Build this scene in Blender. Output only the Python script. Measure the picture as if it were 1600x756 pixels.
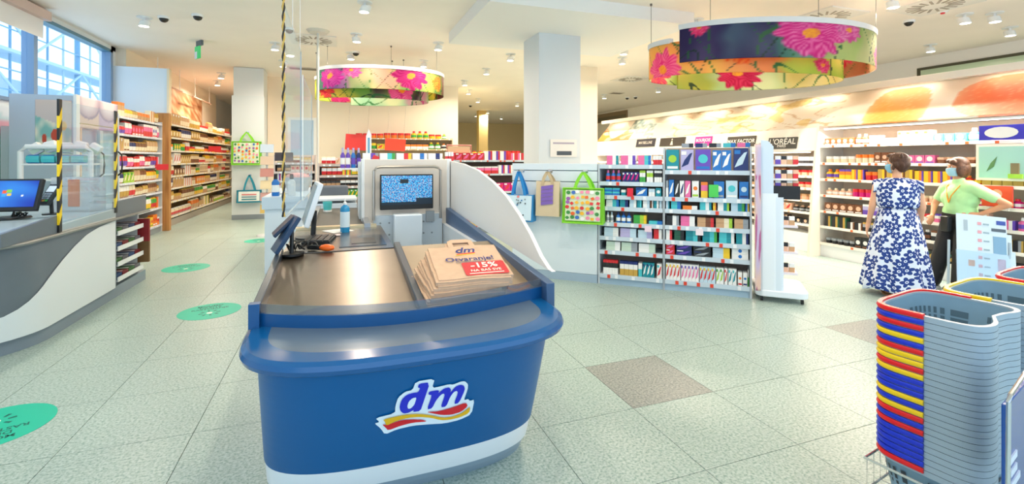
import bpy, bmesh, math, random
from mathutils import Vector, Matrix, Euler, noise
R = math.radians
sc = bpy.context.scene
C = sc.collection
for o in list(bpy.data.objects): bpy.data.objects.remove(o)
random.seed(7)

# ------------------------------------------------------------------ camera
CH, F, HY, YAW = 1.53, 744.0, 248.0, 19.95
cam = bpy.data.cameras.new('camera'); cam.sensor_width = 36; cam.lens = F / 1600 * 36
cam.shift_y = -(378 - HY) / 1600; cam.clip_end = 300; cam.clip_start = .02
co = bpy.data.objects.new('camera', cam); C.objects.link(co)
co.location = (0, 0, CH); co.rotation_euler = (R(90), 0, R(-YAW)); sc.camera = co
# ------------------------------------------------------------------ world, light, exposure
w = bpy.data.worlds.new('world'); sc.world = w; w.use_nodes = True
bg = w.node_tree.nodes['Background']; bg.inputs[0].default_value = (.66, .84, 1.0, 1); bg.inputs[1].default_value = 2.4
sc.view_settings.view_transform = 'Standard'; sc.view_settings.look = 'None'
sc.view_settings.gamma = 1; sc.view_settings.use_curve_mapping = False
sc.view_settings.exposure = -0.12
LAMP_W = 44.0
COL_WARM = (1, .84, .66)
CS, SN = math.cos(R(YAW)), math.sin(R(YAW))

def G(px, py, h=0.0):                      # ground point below a pixel at height h
    z = (CH - h) * F / (py - HY); l = (px - 800) / F * z
    return (CS * l + SN * z, -SN * l + CS * z)
def atY(px, Y):
    r = (px - 800) / F; z = Y / (CS - SN * r); return z * (CS * r + SN), z
def atX(px, X):
    r = (px - 800) / F; z = X / (CS * r + SN); return z * (CS - SN * r), z
def hgt(py, z): return CH - (py - HY) * z / F

# ------------------------------------------------------------------ materials
def lin(c):
    if isinstance(c, str):
        c = c.lstrip('#'); c = tuple(int(c[i:i+2], 16) / 255 for i in (0, 2, 4))
    return tuple((x / 12.92 if x <= .04045 else ((x + .055) / 1.055) ** 2.4) for x in c[:3]) + (1,)
_m = {}
def M(col, rough=.5, metal=0.0, grain=0.0, scale=30.0, bump=0.0, spec=.5, emit=0.0, name=None):
    key = (col, rough, metal, grain, scale, bump, spec, emit)
    if key in _m: return _m[key]
    m = bpy.data.materials.new(name or 'paint_' + str(col).strip('#')); m.use_nodes = True
    nt = m.node_tree; b = nt.nodes['Principled BSDF']
    b.inputs['Base Color'].default_value = lin(col); b.inputs['Roughness'].default_value = rough
    b.inputs['Metallic'].default_value = metal; b.inputs['Specular IOR Level'].default_value = spec
    if emit:
        b.inputs['Emission Color'].default_value = lin(col); b.inputs['Emission Strength'].default_value = emit
    if grain or bump:
        tc = nt.nodes.new('ShaderNodeTexCoord'); n = nt.nodes.new('ShaderNodeTexNoise')
        n.inputs['Scale'].default_value = scale; n.inputs['Detail'].default_value = 5
        nt.links.new(tc.outputs['Object'], n.inputs['Vector'])
        if grain:
            r = nt.nodes.new('ShaderNodeValToRGB'); c = lin(col)
            r.color_ramp.elements[0].position = .3; r.color_ramp.elements[1].position = .7
            r.color_ramp.elements[0].color = tuple(x * (1 - grain) for x in c[:3]) + (1,)
            r.color_ramp.elements[1].color = tuple(min(1, x * (1 + grain)) for x in c[:3]) + (1,)
            nt.links.new(n.outputs['Fac'], r.inputs[0]); nt.links.new(r.outputs[0], b.inputs['Base Color'])
        if bump:
            bp = nt.nodes.new('ShaderNodeBump'); bp.inputs['Strength'].default_value = bump
            bp.inputs['Distance'].default_value = .01
            nt.links.new(n.outputs['Fac'], bp.inputs['Height']); nt.links.new(bp.outputs[0], b.inputs['Normal'])
    _m[key] = m; return m
def clear(name, tint=(.9, .96, 1.0), gloss=.1, alpha=.08, rough=.02):
    m = bpy.data.materials.new(name); m.use_nodes = True; nt = m.node_tree; nt.nodes.clear()
    out = nt.nodes.new('ShaderNodeOutputMaterial'); t = nt.nodes.new('ShaderNodeBsdfTransparent'); t.inputs[0].default_value = tint + (1,)
    g = nt.nodes.new('ShaderNodeBsdfGlossy'); g.inputs['Roughness'].default_value = rough
    d = nt.nodes.new('ShaderNodeBsdfDiffuse'); d.inputs[0].default_value = (.9, .95, 1, 1)
    m1 = nt.nodes.new('ShaderNodeMixShader'); m1.inputs[0].default_value = gloss
    m2 = nt.nodes.new('ShaderNodeMixShader'); m2.inputs[0].default_value = alpha
    nt.links.new(t.outputs[0], m1.inputs[1]); nt.links.new(g.outputs[0], m1.inputs[2])
    nt.links.new(m1.outputs[0], m2.inputs[1]); nt.links.new(d.outputs[0], m2.inputs[2]); nt.links.new(m2.outputs[0], out.inputs[0])
    return m
def attr_mat(name, rough=.5, tr=0.0):
    m = bpy.data.materials.new(name); m.use_nodes = True; nt = m.node_tree; b = nt.nodes['Principled BSDF']
    a = nt.nodes.new('ShaderNodeAttribute'); a.attribute_name = 'Col'
    nt.links.new(a.outputs['Color'], b.inputs['Base Color']); b.inputs['Roughness'].default_value = rough
    if tr:
        t = nt.nodes.new('ShaderNodeBsdfTranslucent'); mx = nt.nodes.new('ShaderNodeMixShader'); mx.inputs[0].default_value = tr
        nt.links.new(a.outputs['Color'], t.inputs[0]); nt.links.new(b.outputs[0], mx.inputs[1]); nt.links.new(t.outputs[0], mx.inputs[2])
        nt.links.new(mx.outputs[0], nt.nodes['Material Output'].inputs[0])
    return m
GLASS = clear('window_glass', gloss=.07, alpha=.02)
PLEXI = clear('clear_acrylic', gloss=.10, alpha=.07)
PRINT = attr_mat('printed_film', .45)
PRINT_TR = attr_mat('printed_translucent_band', .4, .5)
def wood_mat(name, a, b_, sc_=(1, 1, .08)):
    m = bpy.data.materials.new(name); m.use_nodes = True; nt = m.node_tree; b = nt.nodes['Principled BSDF']
    tc = nt.nodes.new('ShaderNodeTexCoord'); mp = nt.nodes.new('ShaderNodeMapping'); mp.inputs['Scale'].default_value = sc_
    n = nt.nodes.new('ShaderNodeTexNoise'); n.inputs['Scale'].default_value = 18; n.inputs['Detail'].default_value = 8; n.inputs['Distortion'].default_value = .6
    r = nt.nodes.new('ShaderNodeValToRGB'); r.color_ramp.elements[0].position = .35; r.color_ramp.elements[1].position = .65
    r.color_ramp.elements[0].color = lin(a); r.color_ramp.elements[1].color = lin(b_)
    nt.links.new(tc.outputs['Object'], mp.inputs[0]); nt.links.new(mp.outputs[0], n.inputs[0]); nt.links.new(n.outputs['Fac'], r.inputs[0]); nt.links.new(r.outputs[0], b.inputs['Base Color'])
    b.inputs['Roughness'].default_value = .5; return m
WOOD = wood_mat('oak_veneer', '#A8703A', '#C48F52')
def tile_mat(name, a, b_, c_):
    m = bpy.data.materials.new(name); m.use_nodes = True; nt = m.node_tree; b = nt.nodes['Principled BSDF']
    tc = nt.nodes.new('ShaderNodeTexCoord'); geo = nt.nodes.new('ShaderNodeNewGeometry')
    v = nt.nodes.new('ShaderNodeTexNoise'); v.inputs['Scale'].default_value = 70; v.inputs['Detail'].default_value = 3; v.inputs['Roughness'].default_value = .7
    r = nt.nodes.new('ShaderNodeValToRGB'); e = r.color_ramp.elements
    e[0].position = .36; e[0].color = lin(a); e[1].position = .5; e[1].color = lin(b_); q = e.new(.66); q.color = lin(c_)
    n2 = nt.nodes.new('ShaderNodeTexNoise'); n2.inputs['Scale'].default_value = .7
    mx = nt.nodes.new('ShaderNodeMix'); mx.data_type = 'RGBA'; mx.blend_type = 'MULTIPLY'; mx.inputs[0].default_value = .25
    nt.links.new(geo.outputs['Position'], v.inputs[0]); nt.links.new(geo.outputs['Position'], n2.inputs[0])
    nt.links.new(v.outputs['Fac'], r.inputs[0]); nt.links.new(r.outputs[0], mx.inputs[6]); nt.links.new(n2.outputs['Fac'], mx.inputs[7])
    nt.links.new(mx.outputs[2], b.inputs['Base Color']); b.inputs['Roughness'].default_value = .33; b.inputs['Specular IOR Level'].default_value = .45
    return m
WHITE = M('#EEF0F0', .45); WHITEG = M('#F4F6F8', .25); CREAM = M('#F2E6D2', .6); OFFW = M('#F1EEE8', .6)
LGREY = M('#C9CED2', .45); GREY = M('#8A949C', .45); DGREY = M('#59626A', .4); BLACK = M('#17191C', .4); CHROME = M('#D8DCE0', .18, 1.0)
RED = M('#D9262B', .4); YELLOW = M('#F7CE12', .4); BLUE = M('#1638C8', .4); NAVY = M('#1D4F80', .28)

# ------------------------------------------------------------------ mesh builder
class MB:
    def __init__(s): s.v = []; s.f = []; s.m = []; s.mats = []
    def mi(s, m):
        if m not in s.mats: s.mats.append(m)
        return s.mats.index(m)
    def add(s, vs, fs, m):
        o = len(s.v); s.v += [tuple(v) for v in vs]; i = s.mi(m)
        for f in fs: s.f.append(tuple(o + k for k in f)); s.m.append(i)
        return s
    def box(s, x0, x1, y0, y1, z0, z1, m, T=None):
        vs = [(x, y, z) for z in (z0, z1) for y in (y0, y1) for x in (x0, x1)]
        if T: vs = [T(*v) for v in vs]
        return s.add(vs, [(0, 2, 3, 1), (4, 5, 7, 6), (0, 1, 5, 4), (2, 6, 7, 3), (0, 4, 6, 2), (1, 3, 7, 5)], m)
    def prism(s, poly, h0, h1, m, T=lambda a, b, c: (a, b, c)):     # polygon in (a,b), extruded c
        n = len(poly); vs = [T(a, b, h0) for a, b in poly] + [T(a, b, h1) for a, b in poly]
        fs = [tuple(range(n))[::-1], tuple(range(n, 2 * n))] + [(i, (i + 1) % n, n + (i + 1) % n, n + i) for i in range(n)]
        return s.add(vs, fs, m)
    def lathe(s, prof, m, n=16, c=(0, 0, 0), T=None, sx=1, sy=1):
        vs = []; fs = []
        for r, z in prof:
            for k in range(n):
                a = 2 * math.pi * k / n; p = (c[0] + r * math.cos(a) * sx, c[1] + r * math.sin(a) * sy, c[2] + z)
                vs.append(T(*p) if T else p)
        for j in range(len(prof) - 1):
            for k in range(n): fs.append((j*n+k, j*n+(k+1) % n, (j+1)*n+(k+1) % n, (j+1)*n+k))
        fs.append(tuple(range(n))[::-1]); fs.append(tuple(range((len(prof)-1)*n, len(prof)*n)))
        return s.add(vs, fs, m)
    def tube(s, pts, r, m, n=8, closed=False):
        pts = [Vector(p) for p in pts]; N = len(pts); vs = []; fs = []
        rs = r if isinstance(r, (list, tuple)) else [r] * N
        up0 = Vector((0, 0, 1))
        for i, p in enumerate(pts):
            a = pts[i-1] if (i > 0 or closed) else p; b = pts[(i+1) % N] if (i < N-1 or closed) else p
            t = (b - a).normalized() if (b - a).length > 1e-9 else up0
            u = t.cross(up0)
            if u.length < .1: u = t.cross(Vector((0, 1, 0)))
            u.normalize(); v = t.cross(u)
            for k in range(n):
                q = 2 * math.pi * k / n; vs.append(p + (u * math.cos(q) + v * math.sin(q)) * rs[i])
        for i in range(N if closed else N - 1):
            for k in range(n): j = (i+1) % N; fs.append((i*n+k, i*n+(k+1) % n, j*n+(k+1) % n, j*n+k))
        if not closed: fs += [tuple(range(n))[::-1], tuple(range((N-1)*n, N*n))]
        return s.add(vs, fs, m)
    def ball(s, c, rx, ry, rz, m, n=12, k=8, T=None):
        prof = [(math.sin(math.pi * i / k) if 0 < i < k else .02, -math.cos(math.pi * i / k)) for i in range(k + 1)]
        vs = []; fs = []
        for r, z in prof:
            for j in range(n):
                a = 2 * math.pi * j / n; p = (c[0] + rx * r * math.cos(a), c[1] + ry * r * math.sin(a), c[2] + rz * z)
                vs.append(T(*p) if T else p)
        for i in range(k):
            for j in range(n): fs.append((i*n+j, i*n+(j+1) % n, (i+1)*n+(j+1) % n, (i+1)*n+j))
        fs += [tuple(range(n))[::-1], tuple(range(k*n, k*n+n))]
        return s.add(vs, fs, m)
    def mesh(s, name, smooth=None):
        me = bpy.data.meshes.new(name); me.from_pydata(s.v, [], s.f)
        for m in s.mats: me.materials.append(m)
        me.polygons.foreach_set('material_index', s.m)
        bm = bmesh.new(); bm.from_mesh(me); bmesh.ops.recalc_face_normals(bm, faces=bm.faces)
        if smooth is not None:
            for f in bm.faces: f.smooth = True
            for e in bm.edges:
                if len(e.link_faces) == 2 and e.calc_face_angle(0) > R(smooth): e.smooth = False
        bm.to_mesh(me); bm.free(); me.update(); return me
def tag(o, label=None, cat=None, group=None, kind=None):
    if label: o['label'] = label
    if cat: o['category'] = cat
    if group: o['group'] = group
    if kind: o['kind'] = kind
    return o
def obj(name, mb, parent=None, label=None, cat=None, group=None, kind=None, loc=(0, 0, 0), rz=0, smooth=35, bevel=0):
    me = mb.mesh(name, smooth) if isinstance(mb, MB) else mb
    o = bpy.data.objects.new(name, me); C.objects.link(o); o.location = loc
    o.rotation_euler = rz if isinstance(rz, tuple) else (0, 0, rz)
    if parent: o.parent = parent
    if bevel:
        b = o.modifiers.new('bevel', 'BEVEL'); b.width = bevel; b.segments = 2; b.limit_method = 'ANGLE'
    return tag(o, label, cat, group, kind)
def empty(name, loc, rz, label, cat, group=None):
    o = bpy.data.objects.new(name, None); C.objects.link(o); o.location = loc; o.rotation_euler = rz if isinstance(rz, tuple) else (0, 0, rz)
    o.empty_display_size = .1
    return tag(o, label, cat, group)
def dup(o, parent=None):
    c = o.copy(); C.objects.link(c)
    if parent: c.parent = parent
    for ch in list(o.children): dup(ch, c)
    return c
# text as flat geometry
_t = {}
def text_geo(s, size=1.0, bold=0.0, shear=0.0, space=1.0):
    key = (s, bold, shear, space)
    if key not in _t:
        cu = bpy.data.curves.new('lettering', 'FONT'); cu.body = s; cu.size = 1; cu.offset = bold; cu.shear = shear; cu.space_character = space
        cu.align_x = 'CENTER'; cu.align_y = 'CENTER'; cu.resolution_u = 3
        o = bpy.data.objects.new('lettering', cu); C.objects.link(o)
        dg = bpy.context.evaluated_depsgraph_get(); me = bpy.data.meshes.new_from_object(o.evaluated_get(dg))
        _t[key] = ([tuple(v.co) for v in me.vertices], [tuple(p.vertices) for p in me.polygons])
        bpy.data.objects.remove(o); bpy.data.meshes.remove(me)
    vs, fs = _t[key]; return [(x * size, y * size) for x, y, z in vs], fs
def put_text(mb, s, T, m, size, bold=0.0, shear=0.0, space=1.0, dx=0, dy=0, rot=0):
    vs, fs = text_geo(s, size, bold, shear, space); c, sn = math.cos(rot), math.sin(rot)
    mb.add([T(dx + x * c - y * sn, dy + x * sn + y * c) for x, y in vs], fs, m)
def painted(name, nu, nv, pos, col, mat, thick=None, **kw):
    vs = [pos(i / nu, j / nv) for j in range(nv + 1) for i in range(nu + 1)]
    fs = [(j*(nu+1)+i, j*(nu+1)+i+1, (j+1)*(nu+1)+i+1, (j+1)*(nu+1)+i) for j in range(nv) for i in range(nu)]
    me = bpy.data.meshes.new(name); me.from_pydata(vs, [], fs); me.materials.append(mat)
    a = me.color_attributes.new('Col', 'FLOAT_COLOR', 'POINT')
    buf = []
    for j in range(nv + 1):
        for i in range(nu + 1): buf += list(lin(col(i / nu, j / nv)))
    a.data.foreach_set('color', buf)
    for p in me.polygons: p.use_smooth = True
    o = obj(name, me, **kw)
    if thick:
        s_ = o.modifiers.new('thick', 'SOLIDIFY'); s_.thickness = thick; s_.offset = 0
    return o
def mix(a, b, t): t = max(0, min(1, t)); return tuple(x * (1 - t) + y * t for x, y in zip(a, b))
def hx(c): c = c.lstrip('#'); return tuple(int(c[i:i+2], 16) / 255 for i in (0, 2, 4))
def nz(x, y, s=0): return noise.noise(Vector((x, y, s)))

# ================================================================== SETTING
CEIL = 3.85
XL, XR = -4.4, 12.5; XP = 7.85
TS = .615; TX0, TY0 = 2.31, 1.875
fl = MB(); fl.box(XL, XR, -3, 30, -.08, -.012, M('#6F7A74', .7)); floor = obj('floor', fl, kind='structure')
TM = tile_mat('speckled_vinyl_tile', '#86A39A', '#B3C7C0', '#CBDAD5'); TD = tile_mat('darker_vinyl_tile', '#77807C', '#9EA39D', '#BDBFB8')
tb = MB(); g_ = .0018; tb.box(g_, TS - g_, g_, TS - g_, -.012, 0, TM); tmesh = tb.mesh('tile')
tb = MB(); tb.box(g_, TS - g_, g_, TS - g_, -.012, 0, TD); tdark = tb.mesh('tile')
cells = []
for i in range(-12, 11):
    for j in range(-9, 48):
        x, y = TX0 + i * TS, TY0 + j * TS
        if x < XL - TS or x > XP or y > 30: continue
        xc, yc = x + TS / 2, y + TS / 2; l, z = CS * xc - SN * yc, SN * xc + CS * yc
        vis = z > .7 and abs(l / z) < 1.2 and 248 + CH * F / z < 900
        cells.append((0 if vis else 1, z if vis else math.hypot(xc, yc), i, j, x, y))
cells.sort()
rest = MB(); DARK = {(-1, 1), (3, 1)}
for n, (a, b, i, j, x, y) in enumerate(cells):
    if n < 298 and a == 0:
        obj('tile', tdark if (i, j) in DARK else tmesh, floor, loc=(x, y, 0))
    else: rest.box(max(XL, x + g_), min(XP, x + TS - g_), y + g_, y + TS - g_, -.012, 0, TM)
obj('tiles', rest, floor, kind='stuff', smooth=None)
def wall(name, x0, x1, y0, y1, z0, z1, m): return obj(name, MB().box(x0, x1, y0, y1, z0, z1, m), kind='structure')
CEILM = M('#FAF0E4', .7, grain=.015, scale=2)
wall('ceiling', XL, XR, -3, 30, CEIL, CEIL + .1, CEILM)
WCOOL = M('#E9EEF2', .6)
# left wall with the window strip
WY0, WY1, WZ0, WZ1 = -3.0, 12.0, 2.35, 3.76
wl = MB(); wl.box(XL - .2, XL, -3, 12.2, 0, WZ0, WCOOL); wl.box(XL - .2, XL, -3, 12.2, WZ1, CEIL, WCOOL); wl.box(XL - .2, XL, WY1, 30, 0, CEIL, WCOOL)
obj('wall_left', wl, kind='structure')
gr = painted('printed_wall_film', 60, 40, lambda u, v: (XL + .012, 5.5 + u * 4.0, .2 + v * 2.1),
    lambda u, v: (hx('#E9F2F6') if v > 1.08 - .2 * u else hx('#CBE6E8') if v > 1.04 - .2 * u else hx('#E8AEBC') if v > .95 - .2 * u else hx('#9EDAD4')), PRINT, thick=.004,
    label='pale wall graphic with teal field and pink band under the left window', cat='wall graphic')
win = empty('window_1', (0, 0, 0), 0, None, None); win['kind'] = 'structure'
fm = MB()
FR = M('#7C98B8', .4); FRD = M('#4A5C86', .4)
for y in (-1.5, 1.1, 3.7, 6.5, 9.35, 11.95): fm.box(XL - .12, XL + .03, y - .05, y + .05, WZ0, WZ1, FR)
fm.box(XL - .12, XL + .03, -3, WY1, WZ1 - .06, WZ1, M('#4E7D92', .4)); fm.box(XL - .12, XL + .03, -3, WY1, WZ0, WZ0 + .05, FR)
obj('window_frame', fm, win, kind='structure')
for a, b in ((-3, -1.5), (-1.5, 1.1), (1.1, 3.7), (3.7, 6.5), (6.5, 9.35), (9.35, 11.95)):
    obj('pane', MB().box(XL - .06, XL - .05, a + .05, b - .05, WZ0 + .05, WZ1 - .06, GLASS), win)
bl = empty('roller_blind', (XL + .12, 9.1, 3.66), 0, 'pale roller blind rolled up above the left window pane', 'blind')
obj('cassette', MB().box(-.08, .08, -3.5, .3, .0, .14, M('#D9BDB2', .5)), bl); obj('fabric', MB().box(-.01, .0, -3.45, .25, -.28, 0, M('#F3F0EE', .8)), bl)
# scaffolding and building outside
sf = empty('scaffolded_building', (-9.5, 20, 0), 0, 'pale building wrapped in white scaffolding outside the left window', 'building')
obj('facade', MB().box(-1.6, -1.2, -12, 20, 0, 4.3, M('#CFE2EC', .8)).box(-1.6, -1.2, -12, -2, 4.3, 6.4, M('#CFE2EC', .8)), sf)
SCF = M('#6FA6C8', .5); SCW = M('#B8D2E2', .5)
for k in range(32): obj('scaffold_pole', MB().tube([(0, -12 + k, 0), (0, -12 + k, 12)], .035 if k % 3 else .09, SCF if k % 2 else SCW), sf)
for k in range(13):
    z = 3 + k * .62
    obj('guard_rail', MB().tube([(.1, -12, z), (.1, 20, z)], .022, SCF), sf)
    if k % 3 == 0: obj('scaffold_deck', MB().box(-.7, .2, -12, 20, z - .1, z, SCW), sf)
for k in range(10): obj('brace', MB().tube([(.14, -12 + k * 3, 3 + (k % 2) * 1.8), (.14, -9 + k * 3, 4.8 - (k % 2) * 1.8)], .04, SCW), sf); obj('brace', MB().tube([(.14, -12 + k * 3, 5 + (k % 2) * 1.8), (.14, -9 + k * 3, 6.8 - (k % 2) * 1.8)], .04, SCW), sf)
# partition wall between front and the food aisle
pw = MB(); pw.box(XL, -3.44, 12.04, 12.16, 2.5, 3.45, M('#E4EEF6', .6)); obj('wall_partition', pw, kind='structure')
for Y, x0, x1 in ((12.0, -3.72, -3.40), (19.4, -4.0, -3.70)):
    obj('wood_post', MB().box(x0, x1, Y, Y + .14, 0, 2.5 if Y < 15 else 2.6, WOOD), label='oak veneer end panel ' + ('at the near end' if Y < 15 else 'at the far end') + ' of the long food shelving', cat='panel', bevel=.004)
obj('trim_1', MB().box(-3.44, -3.40, 12.0, 12.16, 2.5, 3.45, M('#F0DFC0', .5)), kind='structure')
# far walls
wall('wall_back', -1.9, 3.6, 15, 15.15, 0, CEIL, CREAM); wall('wall_back_left', XL, -1.9, 24, 24.15, 0, CEIL, CREAM)
wall('wall_aisle', -1.9, -1.75, 15.15, 24, 0, CEIL, CREAM); wall('wall_recess', 3.45, 3.6, 15.15, 29.9, 0, CEIL, M('#EBD9B0', .6))
wall('wall_back_right', 3.6, XR, 29.9, 30, 0, CEIL, M('#E9D5A6', .6)); wall('column_far', 6.3, 6.75, 22, 22.4, 0, CEIL, M('#E2C888', .6))
wall('wall_right', XR, XR + .15, -3, 30, 0, CEIL, OFFW); wall('wall_partition_right', XP - .05, XP, 1.2, 12.7, 0, 2.64, OFFW)
wall('column_center', 3.15, 3.93, 7.35, 8.05, 0, 3.65, M('#DBE1E5', .55)); wall('column_cream', 5.6, 6.15, 10.6, 11.15, 0, CEIL, CREAM)
wall('beam_soffit', 1.9, 5.3, 6.12, 8.64, 3.65, CEIL, M('#F0EFEC', .65))
cl = MB(); cl.box(-2.5, -1.82, 13.65, 14.3, 0, 3.84, M('#E3E6E6', .6)); obj('column_left', cl, kind='structure')
obj('column_panel', MB().box(-2.53, -1.8, 13.6, 13.645, .12, 3.12, M('#DDE3E4', .55)), label='tall pale slat panel on the left column', cat='panel')
obj('baseboard_column', MB().box(-2.53, -1.8, 13.59, 13.645, 0, .12, GREY), kind='structure')
# window slot high on the right wall
sw = empty('window_2', (0, 0, 0), 0, None, None); sw['kind'] = 'structure'
obj('window_frame', MB().box(XR - .04, XR, 2.0, 7.1, 2.9, 3.6, M('#4C4A38', .5)), sw); obj('pane', MB().box(XR - .05, XR - .04, 2.1, 7.02, 2.95, 3.54, M('#B9CDB0', .3)), sw)
sw2 = empty('window_3', (0, 0, 0), 0, None, None); sw2['kind'] = 'structure'
obj('window_frame', MB().box(XR - .04, XR, 18.8, 21.6, 3.35, 3.78, M('#8E7C62', .5)), sw2); obj('pane', MB().box(XR - .05, XR - .04, 18.9, 21.5, 3.42, 3.6, M('#6A6250', .4)), sw2)
# door in the back wall
dr = empty('door_1', (0, 0, 0), 0, None, None); dr['kind'] = 'structure'
obj('door_frame', MB().box(-1.38, -.62, 14.94, 14.995, 0, 2.72, WHITE), dr); obj('door_pane', MB().box(-1.3, -.7, 14.92, 14.94, .1, 2.64, M('#A9C8E4', .25)), dr)

# ================================================================== CEILING FIXTURES
def spot_lamp(px, py, tilt, idx, desc, power=1.0):
    x, y = G(px, py, CEIL - .08)
    if idx == 0 or True:
        t = empty('ceiling_spot', (x, y, CEIL), tilt * 1.0, desc, 'ceiling light', 'white ceiling spots')
        if 'm' not in SP:
            SP['c'] = MB().lathe([(.11, -.012), (.11, 0)], WHITE, 20).mesh('mount_plate', 35)
            b = MB(); b.tube([(0, 0, -.012), (0, 0, -.05)], .02, WHITE)
            T = lambda a, b_, c: (a + c * .35, b_, -.12 + c)
            b.lathe([(.055, .07), (.075, .06), (.08, -.03), (.07, -.03)], WHITE, 20, T=T); SP['m'] = b.mesh('lamp_housing', 40)
            b = MB(); b.lathe([(.066, -.033), (.066, -.028)], M('#FFF3DC', .4, emit=9), 20, T=T); SP['e'] = b.mesh('lamp_lens', 40)
        obj('mount_plate', SP['c'], t); obj('lamp_housing', SP['m'], t); obj('lamp_lens', SP['e'], t)
    ld = bpy.data.lights.new('lamp_light', 'AREA'); ld.shape = 'DISK'; ld.size = .13; ld.energy = LAMP_W * power; ld.color = COL_WARM; ld.spread = R(165)
    lo = bpy.data.objects.new('lamp_light', ld); C.objects.link(lo); lo.parent = t; lo.location = (-.02, 0, -.17)
SP = {}
spots = [(570, 12, 0), (430, 73, 1), (557, 60, 2), (685, 73, .5), (548, 88, 2), (662, 100, 1), (443, 100, 0), (458, 131, 1), (490, 137, 2), (798, 90, 0), (760, 112, 1), (726, 130, 2),
         (732, 144, 1), (747, 157, 0), (762, 175, 1), (783, 184, 2), (975, 80, 0), (925, 130, 1), (944, 151, 2), (1087, 38, 0), (1395, 5, 1), (1507, 30, 2), (1578, 50, 1), (340, 130, 1), (744, 180, 0), (808, 163, 1), (1200, 30, 0)]
ORDS = ['', 'second ', 'third ', 'fourth ', 'fifth ', 'sixth ', 'seventh ', 'eighth ', 'ninth ', 'tenth ', 'eleventh ', 'twelfth ', 'thirteenth ', 'fourteenth ', 'fifteenth ', 'sixteenth ', 'seventeenth ', 'eighteenth ', 'nineteenth ', 'twentieth ', 'twenty-first ', 'twenty-second ', 'twenty-third ', 'twenty-fourth ', 'twenty-fifth ', 'twenty-sixth ', 'twenty-seventh ']
spots.sort(key=lambda q: q[1])
for i, (a, b, c) in enumerate(spots):
    if (a, b) == (1200, 30): continue
    spot_lamp(a, b, c, i, ('white ceiling spot lamp, the %snearest one in front of the camera' % ORDS[i]), 1.2 if a > 1300 else (1.5 if b > 100 else .95))
# fill spots added to keep the aisles and far ceiling evenly lit
for a, b in ((0.5, 1.2), (3.5, .8), (-2.4, 2.2), (2.2, 3.6), (-2.4, 5.0), (4.8, 2.6), (.6, 4.4), (-3, 9.4), (-3, 14.8), (-3, 17.6), (5.6, 6.4), (6.1, 9.4), (9.8, 4.5), (9.8, 8.5), (9.8, 13), (8.6, 1.5), (11.3, 6.2), (11.2, 10.5), (8.4, 15.5)):
    ld = bpy.data.lights.new('lamp_light', 'AREA'); ld.shape = 'DISK'; ld.size = .13; ld.energy = LAMP_W * .7; ld.color = COL_WARM; ld.spread = R(165)
    t = empty('ceiling_spot', (a, b, CEIL), 1, {(-3, 9.4): 'added white fill spot over the snack bay', (-3, 14.8): 'added white fill spot over the food aisle, nearer one', (-3, 17.6): 'added white fill spot over the food aisle, farther one', (5.6, 6.4): 'added white fill spot right beside the ceiling soffit', (6.1, 9.4): 'added white fill spot just before the cream column', (9.8, 4.5): 'added white fill spot behind the fruit mural, nearest one', (9.8, 8.5): 'added white fill spot behind the fruit mural, middle one', (9.8, 13): 'added white fill spot behind the fruit mural, farthest one', (11.3, 6.2): 'added white fill spot close to the high right window', (11.2, 10.5): 'added white fill spot between the two high right windows', (8.4, 15.5): 'added white fill spot beyond the far end of the mural'}.get((a, b), 'added white fill spot, out of view, above the shop floor'), 'ceiling light', 'white ceiling spots')
    for n_, k in (('mount_plate', 'c'), ('lamp_housing', 'm'), ('lamp_lens', 'e')): obj(n_, SP[k], t)
    lo = bpy.data.objects.new('lamp_light', ld); C.objects.link(lo); lo.parent = t; lo.location = (-.02, 0, -.17)
dm_ = MB().lathe([(.085, -.035), (.085, 0)], WHITE, 20).mesh('mount_ring', 40); dd = MB().ball((0, 0, -.035), .066, .066, .06, M('#2A2622', .1), 16, 8).mesh('dark_dome', 60)
for k, (a, b, lab) in enumerate(((256, 29, 'dark glass camera dome nearest the left window on the ceiling'), (309, 26, 'dark glass camera dome second from the left window on the ceiling'), (452, 47, 'dark camera dome beside the hanging rope on the ceiling'),
        (556, 83, 'dark camera dome above the far flower print ring lamp'), (1420, 35, 'dark camera dome right of the near flower print ring lamp'), (980, 153, 'camera dome left of a pair above the cosmetics wall'), (993, 152, 'camera dome right of a pair above the cosmetics wall'), (735, 165, 'tiny camera dome on the ceiling of the rear room'))):
    x, y = G(a, b, CEIL - .03); t = empty('camera_dome', (x, y, CEIL), 0, lab, 'security camera'); obj('mount_ring', dm_, t); obj('dark_dome', dd, t)
for a, b, lab in ((490, 62, 'square white air diffuser vent beyond the hanging rope'), (985, 123, 'round swirl air vent above the cosmetics wall'), (1460, 8, 'square air vent at the upper right of the ceiling'), (1290, 25, 'flush ceiling panel vent behind the near ring lamp')):
    x, y = G(a, b, CEIL); t = empty('air_vent', (x, y, CEIL), 0, lab, 'vent')
    obj('vent_plate', MB().box(-.42, .42, -.42, .42, -.02, 0, M('#E8E4DC', .5)), t)
    for k in range(18):
        q = k / 18 * 6.283; T = lambda u, v, c, q=q: (u * math.cos(q) - v * math.sin(q), u * math.sin(q) + v * math.cos(q), c)
        obj('vent_slot', MB().box(.16, .34, -.012, .02, -.026, -.02, M('#A39A8C', .6), T), t)
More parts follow.
